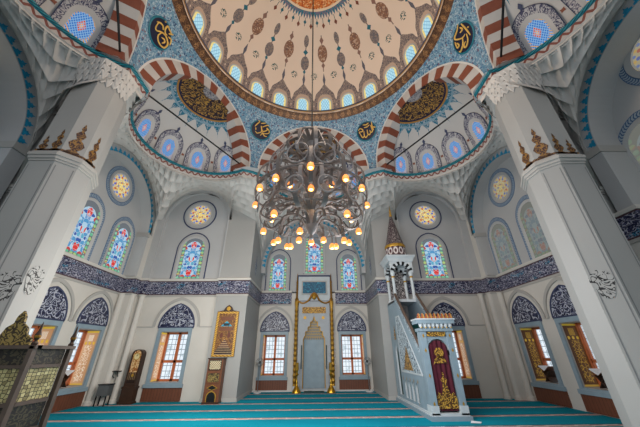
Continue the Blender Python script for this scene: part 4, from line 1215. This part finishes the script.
# canopy
ty0, ty1 = 10.78, 11.8
b = MB()
b.box((mx0, ty0, 3.3), (mx1, ty1, 3.4), 'marble_pale'); b.build('landing', mi)
for x in (mx0+.1, mx1-.1):
    for y in (ty0+.1, ty1-.1):
        b = MB(); b.lathe([(.085, 3.4), (.085, 3.46), (.06, 3.5), (.058, 4.24), (.075, 4.28, 'gold'), (.06, 4.31, 'gold'), (.1, 4.42, 'marble_pale'), (.1, 4.46)], 'marble_pale', 12, (x, y, 0)); b.build('canopy_column', mi, smooth=40)
b = MB(); b.face([(mx0+.14, ty1-.06, 3.4), (mx1-.14, ty1-.06, 3.4), (mx1-.14, ty1-.06, 4.7), (mx0+.14, ty1-.06, 4.7)], 'lattice_dark', [(0, 0), (.7, 0), (.7, 1.3), (0, 1.3)]); b.build('back_screen', mi)
b = MB(); r1 = .33; r2 = .47
for face in range(4):
    if face == 0: fr = lambda a, z, w: ((mx0+mx1)/2+a, ty0+.04+w, z)
    elif face == 1: fr = lambda a, z, w: ((mx0+mx1)/2+a, ty1-.04-w, z)
    elif face == 2: fr = lambda a, z, w: (mx0+.04+w, (ty0+ty1)/2+a, z)
    else: fr = lambda a, z, w: (mx1-.04-w, (ty0+ty1)/2+a, z)
    N = 13
    for i in range(N):
        for j in range(2):
            t0, t1 = PI*(i+j/2)/N, PI*(i+(j+1)/2)/N; mm = 'lattice_dark' if False else ('black_iron' if i % 2 else 'marble_pale')
            q = [(r1*cos(t0), 4.44+r1*sin(t0)), (r2*cos(t0), 4.44+r2*sin(t0)), (r2*cos(t1), 4.44+r2*sin(t1)), (r1*cos(t1), 4.44+r1*sin(t1))]
            b.face([fr(*p, 0) for p in q], mm); b.face([fr(*q[0], 0), fr(*q[0], .1), fr(*q[3], .1), fr(*q[3], 0)], mm)
    b.poly([(-.47, 4.44), (-.47, 4.95), (.47, 4.95), (.47, 4.44)]+[(r2*cos(PI*i/14)*.999, 4.44+r2*sin(PI*i/14)) for i in range(1, 14)], [], 'marble_pale', lambda a, z: fr(a, z, 0))
b.build('canopy_arches', mi)
b = MB(); cxm, cym = (mx0+mx1)/2, (ty0+ty1)/2
def sq(h, z): return [(cxm-h, cym-h, z), (cxm+h, cym-h, z), (cxm+h, cym+h, z), (cxm-h, cym+h, z)]
P = [(.5, 4.9), (.52, 4.96), (.54, 5.02), (.6, 5.1), (.6, 5.16), (.5, 5.18)]
for (h0, z0), (h1, z1) in zip(P, P[1:]): b.strip(sq(h0, z0), sq(h1, z1), 'marble_pale', True)
b.face(sq(.5, 5.18), 'marble_pale'); b.face(sq(.5, 4.9), 'marble_pale'); b.build('canopy_cornice', mi)
b = MB(); b.lathe([(.48, 5.18), (.46, 5.22), (.43, 5.62), (.4, 5.64)], 'spire_lattice', 12, (cxm, cym, 0)); b.build('spire_drum', mi)
b = MB(); b.lathe([(.42, 5.6), (.45, 5.66), (.43, 5.74), (.4, 5.76)], 'gold', 16, (cxm, cym, 0)); b.build('gilded_collar', mi)
b = MB(); b.lathe([(.4, 5.74), (.05, 7.2)], 'spire_tile', 12, (cxm, cym, 0))
b.uv = [[(u*2.2, v*1.5) for u, v in q] for q in b.uv]; b.build('spire', mi)
b = MB(); b.lathe([(.05, 7.18), (.075, 7.25), (.035, 7.31), (.055, 7.38), (.03, 7.46), (.04, 7.52), (.015, 7.6), (.01, 7.76), (0, 7.78)], 'gold', 10, (cxm, cym, 0)); b.build('spire_finial', mi)

# velvet curtain in the portal
cu = thing('curtain', 'maroon velvet curtain with gold embroidery closing the pulpit doorway', 'curtain', (cxp, 8.63, .2))
b = MB(); x0, x1 = mx0+.195, mx1-.195
top = ogive(cxp, 1.6, x1-cxp, .285)[::-1]
def cz(x):
    for (xa, za), (xb, zb) in zip(top, top[1:]):
        if xa <= x <= xb: return za+(zb-za)*(x-xa)/max(1e-6, xb-xa)
    return 1.6
b.grid(lambda u, v: (x0+(x1-x0)*u, 8.64+.014*sin(u*26), .2+(cz(x0+(x1-x0)*u)-.2)*v), 52, 12, 'velvet'); b.build('cloth', cu, smooth=80)
b = MB(); E = lambda a, z: (cxp+a, 8.615, z)
b.poly([(-.27, .25), (.27, .25), (.27, .48), (.2, .62), (.12, .55), (.07, .72), (.05, .8), (.09, .9), (.03, .96), (.015, 1.08), (-.015, 1.08), (-.03, .96), (-.09, .9), (-.05, .8), (-.07, .72), (-.12, .55), (-.2, .62), (-.27, .48)], [], 'gold_script', E)
b.poly([(.13*cos(2*PI*i/16), 1.62+.13*sin(2*PI*i/16)-.06) for i in range(16)], [], 'gold_script', E)
b.poly([(-.2, 1.26), (-.16, 1.3), (.16, 1.3), (.2, 1.26), (.15, 1.4), (.06, 1.47), (-.06, 1.47), (-.15, 1.4)], [], 'gold_script', E); b.build('embroidery', cu)
b = MB(); b.face([(3.92, 8.26, .012), (4.14, 8.2, .012), (4.24, 8.34, .016), (4.02, 8.42, .03)], 'paper'); b.face([(3.92, 8.26, .01), (4.14, 8.2, .01), (4.24, 8.34, .0), (4.02, 8.42, .0)], 'paper')
tag(b.build('paper_sheet', origin=(4.08, 8.42, 0)), 'white sheet of paper lying on the carpet at the pulpit foot', 'paper')

# ---------------------------------------------------------------- prayer niche
mh = thing('prayer_niche', 'tall grey marble prayer niche with gilded columns in the middle of the far wall', 'prayer niche', (.03, YM, 0))
fr = lambda a, z, w=0: (.03+a, YM-.04-w, z)
b = MB(); nh = [(-.52, .12), (-.52, 2.15), (-.46, 2.3), (-.42, 2.3), (-.42, 2.5), (-.3, 2.5), (-.3, 2.72), (-.18, 2.72), (-.18, 2.95), (-.08, 2.95), (0, 3.2), (.08, 2.95), (.18, 2.95), (.18, 2.72), (.3, 2.72), (.3, 2.5), (.42, 2.5), (.42, 2.3), (.46, 2.3), (.52, 2.15), (.52, .12)]
b.poly([(-.78, .06), (.78, .06), (.78, 3.95), (-.78, 3.95)], [nh], 'marble_grey', lambda a, z: fr(a, z, .14))
b.strip([fr(-.78, .06, .14), fr(-.78, 3.95, .14), fr(.78, 3.95, .14), fr(.78, .06, .14)], [fr(-.78, .06, 0), fr(-.78, 3.95, 0), fr(.78, 3.95, 0), fr(.78, .06, 0)], 'marble_grey'); b.build('surround', mh)
b = MB()
def bow(u): a = PI*(u-.5); return .52*sin(a), .1-.15*cos(a)*1.0
b.grid(lambda u, v: fr(bow(u)[0], .12+2.03*v, .13-.1*cos(PI*(u-.5))), 10, 1, 'marble_blue'); b.build('niche_shell', mh, smooth=60)
b = MB()
b.grid(lambda u, v: fr((u-.5)*1.04*(1-v*.96), 2.15+1.03*v, .13-.09*(1-v)*cos(PI*(u-.5))), 10, 10, 'niche_muqarnas'); b.build('stalactite_hood', mh)
b = MB()
for i in range(len(nh)-1):
    b.tube([fr(*nh[i], .15), fr(*nh[i+1], .15)], .022, 'gold', 5)
b.build('gilded_edge', mh)
for s in (-1, 1):
    b = MB(); b.box((.03+s*.9-.09, YM-.28, .05), (.03+s*.9+.09, YM-.02, .22), 'marble_pale'); b.lathe([(.085, .22), (.07, .3)] + [(.066+.022*(i % 2), .3+.11*i, 'gold_dark' if i % 2 else 'gold') for i in range(31)] + [(.08, 3.72, 'gold'), (.1, 3.82, 'gold'), (.1, 3.95, 'gold')], 'gold', 10, (.03+s*.9, YM-.16, 0)); b.build('gilded_column', mh)
    b = MB(); b.lathe([(.07, 3.95), (.1, 4.05), (.05, 4.16), (.045, 4.9), (.06, 4.95), (.03, 5.05), (.01, 5.4), (0, 5.42)], 'gold_dark', 8, (.03+s*.9, YM-.1, 0)); b.build('column_finial', mh)
    b = MB(); b.box((.03+s*.6-.025, YM-.2, .9), (.03+s*.6+.025, YM-.19, 1.9), 'niche_dark'); b.build('side_slot', mh)
    b = MB(); b.poly([(s*.46+.07*cos(i*PI/6)*(1+.25*(i % 2)), 3.15+.07*sin(i*PI/6)*(1+.25*(i % 2))) for i in range(12)], [], 'gold', lambda a, z: fr(a, z, .15)); b.build('rosette', mh)
b = MB(); b.box((.03-.6, YM-.2, 3.36), (.03+.6, YM-.17, 3.66), 'gold_script'); b.build('inscription', mh)
b = MB()
P = bez([fr(-.9, 4.0, .12), fr(-.6, 3.86, .12), fr(-.3, 3.98, .12), fr(-.12, 4.28, .12), fr(0, 4.36, .12), fr(.12, 4.28, .12), fr(.3, 3.98, .12), fr(.6, 3.86, .12), fr(.9, 4.0, .12)], 5)
b.tube(P, .05, 'gold_dark', 7); b.lathe([(.0, -.13), (.1, -.06), (.13, .04), (.08, .14), (0, .18)], 'gold', 10, tuple(fr(0, 4.16, .1))); b.build('gilded_swag', mh)
b = MB(); b.poly([(-.9, 3.95), (.9, 3.95), (.9, 5.32), (-.9, 5.32)], [], 'marble_pale', lambda a, z: fr(a, z, .03)); b.ring([(-.84, 4.0), (.84, 4.0), (.84, 5.26), (-.84, 5.26)], [(-.9, 3.95), (.9, 3.95), (.9, 5.34), (-.9, 5.34)], 'line_blue', fr, 0, .045); b.build('upper_panel', mh)
b = MB(); b.box((.03-.62, YM-.12, 4.36), (.03+.66, YM-.1, 4.96), 'blue_script'); b.ring([(-.6, 4.36), (.62, 4.36), (.62, 4.96), (-.6, 4.96)], [(-.66, 4.3), (.68, 4.3), (.68, 5.02), (-.66, 5.02)], 'moulding', fr, .03, .09); b.build('blue_inscription', mh)
b = MB(); b.box((-2.8, YM-.16, 0), (2.8, YM-.0, .055), 'marble_white'); S(b, 'baseboard_niche_plinth')
b = MB(); b.box((-.42, YM-.62, .0), (.5, YM-.17, .03), 'niche_dark'); b.box((-.36, YM-.58, .03), (.44, YM-.2, .035), 'stair_carpet')
tag(b.build('prayer_mat', origin=(.04, YM-.4, 0)), 'small dark edged mat on the floor before the prayer niche', 'mat')
def candlestick(x, label):
    t = thing('candlestick', label, 'candlestick', (x, YM-.55, 0), None); at = (x, YM-.55, 0)
    b = MB(); b.lathe([(0, 0), (.2, 0), (.2, .03), (.14, .14), (.09, .22), (.06, .27)], 'brass', 18, at); b.build('base', t, smooth=40)
    b = MB(); b.lathe([(.06, .27), (.04, .32), (.055, .38), (.035, .45), (.032, .62), (.05, .66), (.1, .7), (.05, .74), (.045, .82), (.07, .86)], 'brass', 14, at); b.build('stem', t, smooth=40)
    b = MB(); b.lathe([(.07, .86), (.08, .9), (.07, 1.14), (.085, 1.17), (0, 1.17)], 'gold', 14, at); b.build('candle_cup', t, smooth=40)
candlestick(-.74, 'brass candlestick on the clock side of the prayer niche')
candlestick(.80, 'brass candlestick on the pulpit side of the prayer niche')
def fan(x, rz, label):
    t = thing('pedestal_fan', label, 'fan', (x, YM-.45, 0)); at = (x, YM-.45, 0)
    b = MB(); b.lathe([(0, 0), (.17, 0), (.16, .03), (.03, .05), (0, .05)], 'white_plastic', 18, at); b.build('base', t, smooth=40)
    b = MB(); b.tube([(x, YM-.45, .05), (x, YM-.45, 1.1)], .018, 'grey_metal', 8); b.build('pole', t)
    def q(r, a, d): v = Vector((r*cos(a), -d, r*sin(a))); v.rotate(Matrix.Rotation(rz, 3, 'Z')); return v+Vector((x, YM-.45, 1.2))
    b = MB(); n = 20
    for rr, d in ((.17, .0), (.17, .07), (.12, .1), (.06, .11), (.12, -.03)): b.tube([q(rr, 2*PI*i/n, d) for i in range(n+1)], .006, 'grey_metal', 5, caps=False)
    for i in range(16): b.tube([q(.03, 2*PI*i/16, .115), q(.12, 2*PI*i/16, .1), q(.17, 2*PI*i/16, .07), q(.17, 2*PI*i/16, 0), q(.12, 2*PI*i/16, -.03)], .004, 'grey_metal', 4)
    b.build('guard', t)
    b = MB()
    for i in range(4):
        a = 2*PI*i/4; b.face([q(.03, a-.4, .03), q(.14, a-.5, .02), q(.15, a+.1, .05), q(.03, a+.4, .05)], 'white_plastic')
    b.build('blade', t)
    b = MB(); b.tube([q(0, 0, -.14), q(0, 0, .05)], [.05, .06], 'dark_metal', 10); b.build('motor', t)
fan(-2.48, .3, 'pedestal fan before the left window of the niche wall')
fan(2.52, -.3, 'pedestal fan before the right window of the niche wall')

# ---------------------------------------------------------------- things along the left
lb = thing('longcase_clock', 'dark wooden longcase clock standing in the left corner', 'clock', (-6.66, 11.86, 0))
b = MB(); b.box((-6.88, 11.7, 0), (-6.44, 11.98, .5), 'wood_dark'); b.box((-6.91, 11.68, 0), (-6.41, 12.0, .07), 'wood_dark'); b.box((-6.9, 11.69, .47), (-6.42, 11.99, .53), 'wood_dark'); b.build('plinth', lb)
b = MB(); fr = lambda a, z, w=0: (-6.66+a, 11.74-w, z)
case = [(-.2, .53), (.2, .53), (.2, 1.58)] + [(.2*cos(PI*i/10), 1.58+.16*sin(PI*i/10)) for i in range(1, 10)] + [(-.2, 1.58)]
b.prism(case, -.24, 0, 'wood_dark', lambda a, z, w: fr(a, z, w)); b.ring([(x*.78, .62+(z-.53)*.9) for x, z in case], case, 'wood_dark', fr, 0, .015); b.build('case', lb)
b = MB(); g_ = [(x*.72, .64+(z-.53)*.88) for x, z in case]; b.poly(g_, [], 'clock_glass', lambda a, z: fr(a, z, .006), lambda a, z: (a, z)); b.build('door_glass', lb)
b = MB(); b.poly([(.105*cos(2*PI*i/24), 1.5+.105*sin(2*PI*i/24)) for i in range(24)], [], 'glass_dial', lambda a, z: fr(a, z, .012)); b.ring([(.1*cos(2*PI*i/24), 1.5+.1*sin(2*PI*i/24)) for i in range(24)], [(.125*cos(2*PI*i/24), 1.5+.125*sin(2*PI*i/24)) for i in range(24)], 'gold', fr, .006, .016)
b.face([fr(-.006, 1.5, .018), fr(.006, 1.5, .018), fr(.05, 1.57, .018), fr(.04, 1.575, .018)], 'dark_metal'); b.face([fr(-.008, 1.5, .018), fr(.008, 1.5, .018), fr(.004, 1.6, .018), fr(-.004, 1.6, .018)], 'dark_metal'); b.build('dial', lb)
b = MB(); b.tube([fr(0, 1.36, .012), fr(.02, .92, .012)], .006, 'gold', 5); b.poly([(.02+.05*cos(2*PI*i/16), .88+.05*sin(2*PI*i/16)) for i in range(16)], [], 'gold', lambda a, z: fr(a, z, .014)); b.build('pendulum', lb)

bx = thing('donation_box', 'low grey metal box on legs in the left corner beside the clock', 'box', (-7.28, 11.43, 0))
b = MB(); b.box((-7.47, 11.3, .3), (-7.1, 11.56, .62), 'grey_metal'); b.box((-7.49, 11.28, .62), (-7.08, 11.58, .65), 'dark_metal'); b.build('body', bx)
for x in (-7.45, -7.12):
    for y in (11.32, 11.54): b = MB(); b.box((x-.015, y-.015, 0), (x+.015, y+.015, .3), 'dark_metal'); b.build('leg', bx)
ws = thing('wall_shelf', 'small dark ornate shelf on the corner pilaster above the grey box', 'shelf', (-7.33, 11.85, 1.0))
b = MB(); b.box((-7.5, 11.7, 1.0), (-7.16, 11.97, 1.03), 'dark_metal'); b.build('board', ws)
for x in (-7.42, -7.24): b = MB(); b.tube(bez([(x, 11.95, .8), (x, 11.86, .84), (x, 11.82, .92), (x, 11.74, 1.0)], 4), .012, 'dark_metal', 6); b.build('bracket', ws)

cb = thing('cabinet', 'narrow brown inlaid cabinet with lattice top under the gold framed panel', 'cabinet', (-3.6, 11.72, 0))
b = MB(); b.box((-3.88, 11.55, .05), (-3.33, 11.9, 1.4), 'wood_mid'); b.box((-3.9, 11.53, 0), (-3.31, 11.91, .06), 'wood_dark'); b.box((-3.9, 11.53, 1.39), (-3.31, 11.91, 1.43), 'wood_dark'); b.build('body', cb)
fr = lambda a, z, w=0: (-3.605+a, 11.545-w, z)
b = MB(); b.poly([(-.2, 1.06), (.2, 1.06), (.2, 1.34), (-.2, 1.34)], [], 'lattice_pale', lambda a, z: fr(a, z, .004)); b.ring([(-.2, 1.06), (.2, 1.06), (.2, 1.34), (-.2, 1.34)], [(-.23, 1.03), (.23, 1.03), (.23, 1.37), (-.23, 1.37)], 'wood_dark', fr, 0, .015); b.build('lattice_panel', cb)
b = MB(); b.box((-3.83, 11.53, .62), (-3.38, 11.55, .98), 'wood_mid'); b.build('drawer', cb)
b = MB(); b.poly([(-.2, .66), (.2, .66), (.2, .94), (-.2, .94)], [], 'carved_gold', lambda a, z: fr(a, z, .018)); b.build('carved_panel', cb)
b = MB(); b.poly([(-.17, .48), (0, .42), (.17, .48), (0, .56)], [], 'black_iron', lambda a, z: fr(a, z, .006)); b.ring([(-.17, .48), (0, .42), (.17, .48), (0, .56)], [(-.2, .48), (0, .4), (.2, .48), (0, .58)], 'gold', fr, 0, .01); b.build('inlay', cb)
b = MB(); og = ogive(0, .2, .15, .16, zlow=.06); b.poly(og, [], 'black_iron', lambda a, z: fr(a, z, .006)); b.ring(og, offs(og, 0, .2, .03), 'gold', fr, 0, .01, closed=False); b.build('arched_recess', cb)
hb = thing('framed_panel', 'tall gold framed painted panel with pointed top hung on the front pillar', 'picture', (-3.5, 11.92, 1.45))
fr = lambda a, z, w=0: (-3.5+a, 11.945-w, z)
b = MB(); shape = [(-.44, 1.46), (.44, 1.46), (.44, 3.12), (.2, 3.16), (.12, 3.3), (0, 3.38), (-.12, 3.3), (-.2, 3.16), (-.44, 3.12)]
b.prism(shape, 0, .05, 'wood_dark', lambda a, z, w: fr(a, z, w)); b.build('backboard', hb)
b = MB(); b.poly([(-.43, 1.47), (.43, 1.47), (.43, 3.11), (-.43, 3.11)], [], 'banner', lambda a, z: fr(a, z, .056), lambda a, z: (a/.43, (z-1.47)/1.64)); b.build('painting', hb)
b = MB(); b.poly([(.08*cos(2*PI*i/20), 3.23+.08*sin(2*PI*i/20)) for i in range(20)], [], 'gold', lambda a, z: fr(a, z, .058)); b.build('gold_boss', hb)

# preacher's chair, carved wood, in front of the left pillar
KX0, KX1, KY0, KY1, KZ = -4.7, -3.33, 3.74, 4.3, 1.69
ku = thing('preaching_chair', 'carved dark wood preaching chair with lattice panels in the left foreground', 'chair', ((KX0+KX1)/2, (KY0+KY1)/2, 0))
def kp(name, fr, w):
    b = MB(); zz = [(.06, .35, 'carved_wood'), (.39, .78, 'lattice_wood'), (.82, 1.07, 'carved_wood'), (1.11, 1.45, 'lattice_wood'), (1.485, 1.655, 'carved_wood')]
    for z0, z1, m in zz: b.face([fr(.0, z0, -.02), fr(w, z0, -.02), fr(w, z1, -.02), fr(.0, z1, -.02)], m, [(0, z0), (w-.1, z0), (w-.1, z1), (0, z1)])
    pp = b.build(name, ku)
    cuts = [0.0] + [v for z0, z1, _ in zz for v in (z0, z1)] + [KZ-.02]
    for i in range(0, len(cuts)-1, 2):
        b = MB(); b.box((.0, cuts[i], -.05), (w, cuts[i+1], 0), 'wood_grey', lambda a, z, q: fr(a, z, q)); o = b.build('rail', None); o.parent = pp
    return pp
b = MB(); b.box((KX0+.03, KY0+.06, .02), (KX1-.06, KY1-.03, KZ-.05), 'wood_dark'); b.build('carcass', ku)
W2 = (KX1-KX0-.07)/2
kp('front_panel', lambda a, z, q: (KX1-.07-W2+a, KY0+.01-q, z), W2)
kp('front_panel', lambda a, z, q: (KX0+a, KY0+.01-q, z), W2)
kp('side_panel', lambda a, z, q: (KX1-.02+q*1.0, KY0+.06+a, z), KY1-KY0-.12)
for x, y in ((KX1, KY0), (KX1, KY1), (KX0, KY0), (KX0, KY1)):
    b = MB(); b.box((x-.055, y-.03, 0), (x+.0, y+.03, KZ), 'wood_grey'); po = b.build('corner_post', ku)
    b = MB(); b.lathe([(.03, 0), (.035, .03), (.016, .06), (.03, .09), (.034, .12), (.016, .17), (.01, .24), (0, .28)], 'wood_dark', 10, (x-.035, y, KZ)); b.lathe([(.03, .088), (.036, .105), (.033, .12)], 'gold_dark', 10, (x-.035, y, KZ)); o = b.build('finial', None); o.parent = po
b = MB(); b.box((KX0, KY0-.03, KZ-.03), (KX1+.02, KY0+.06, KZ+.01), 'wood_grey'); b.box((KX1-.07, KY0, KZ-.03), (KX1+.02, KY1+.03, KZ+.01), 'wood_grey'); b.build('top_rail', ku)
b = MB(); cc = KX1-.36
b.prism([(-.24, 0), (.24, 0), (.24, .07), (.16, .12), (.13, .2), (.06, .25), (.05, .33), (0, .4), (-.05, .33), (-.06, .25), (-.13, .2), (-.16, .12), (-.24, .07)], 0, .03, 'carved_gold', lambda a, z, w: (cc+a, KY0+.02+w, KZ+.01+z)); b.build('carved_crest', ku)

# open books on folding stands in the side windows
def bookstand(kind, c, off, lab, blab, cover, q=1.35):
    fr0 = wall_frame(kind); a0 = c+off; z0 = OPEN[1]; w0 = -.24
    t = thing('book_stand', lab, 'book stand', fr0(a0, z0, w0), 'folding book stands on the window sills')
    for s in (-1, 1):
        b = MB(); b.box((-.14*q, -.012, 0), (.14*q, .012, .3*q), 'wood_dark', lambda a, p, z, s=s: fr0(a0+s*(z-.14*q)*.62+p, z0+.02+z*.8, w0+a)); b.build('board', t)
    k = thing('open_book', blab, 'book', fr0(a0, z0+.26*q, w0), 'open books on the window sills')
    zb = z0+.05+.2*q
    for s in (-1, 1):
        b = MB(); b.box((-.15*q, 0, 0), (.15*q, .2*q, .022), 'paper', lambda a, p, z, s=s: fr0(a0+s*(.005+p*.8), zb+.02+p*.5+z, w0+a)); b.build('pages', k)
    b = MB()
    for s in (-1, 1): b.box((-.16*q, -.0, -.012), (.16*q, .21*q, 0), cover, lambda a, p, z, s=s: fr0(a0+s*(.005+p*.8), zb+.02+p*.5+z, w0+a))
    b.build('cover', k)
bookstand('left', 10.68, -.22, 'folding dark book stand in the left-hand side window beside the clock corner', 'white paged open book in the left-hand side window', 'wood_mid')
bookstand('right', 10.68, .02, 'folding dark book stand in the right-hand side window nearest the pulpit', 'open book in the right-hand side window nearest the pulpit', 'wood_mid')
bookstand('right', 8.72, -.02, 'folding dark book stand in the right-hand side window nearest the right pillar', 'open book in the right-hand side window nearest the right pillar', 'wood_mid')
# open hatch in the right wainscot
b = MB(); fr = wall_frame('right')
b.poly([(8.05, .05), (8.4, .05), (8.4, .42), (8.05, .42)], [], 'black_iron', lambda a, z: fr(a, z, .055)); b.ring([(8.08, .08), (8.37, .08), (8.37, .39), (8.08, .39)], [(8.04, .04), (8.41, .04), (8.41, .43), (8.04, .43)], 'wood_mid', fr, .05, .07); trim(b)
# ---------------------------------------------------------------- light
w = bpy.data.worlds.new('world'); SC.world = w; w.use_nodes = True
bg = w.node_tree.nodes['Background']; bg.inputs[0].default_value = lin((202, 204, 206)); bg.inputs[1].default_value = 1.0
def area(name, loc, rot, size, power, col=(255, 255, 255), sy=None):
    l = bpy.data.lights.new(name, 'AREA'); l.energy = power; l.color = lin(col)[:3]; l.size = size
    if sy: l.shape = 'RECTANGLE'; l.size_y = sy
    o = bpy.data.objects.new(name, l); COL.objects.link(o); o.location = loc; o.rotation_euler = rot; return o
def point(name, loc, power, col, rad=.3):
    l = bpy.data.lights.new(name, 'POINT'); l.energy = power; l.color = lin(col)[:3]; l.shadow_soft_size = rad
    o = bpy.data.objects.new(name, l); COL.objects.link(o); o.location = loc; return o
point('dome_fill', (0, CY-1.3, 9.3), 520, (255, 228, 200), .8)  # added warm fill under the dome, not a lamp of the hall
point('left_fill', (-3.0, 7.6, 2.7), 560, (255, 249, 240), 1.2)
point('right_fill', (1.2, 6.4, 2.9), 480, (250, 250, 253), 1.2)
point('chandelier_fill', (0, CY, 4.35), 18, (255, 206, 150), .3)  # added inside the scrollwork to brighten its metal, besides the bulbs
area('back_fill', (0, -1.0, 7.0), (math.radians(62), 0, 0), 6, 130, (240, 246, 255), 4)  # added soft fill behind the camera, not a lamp of the hall
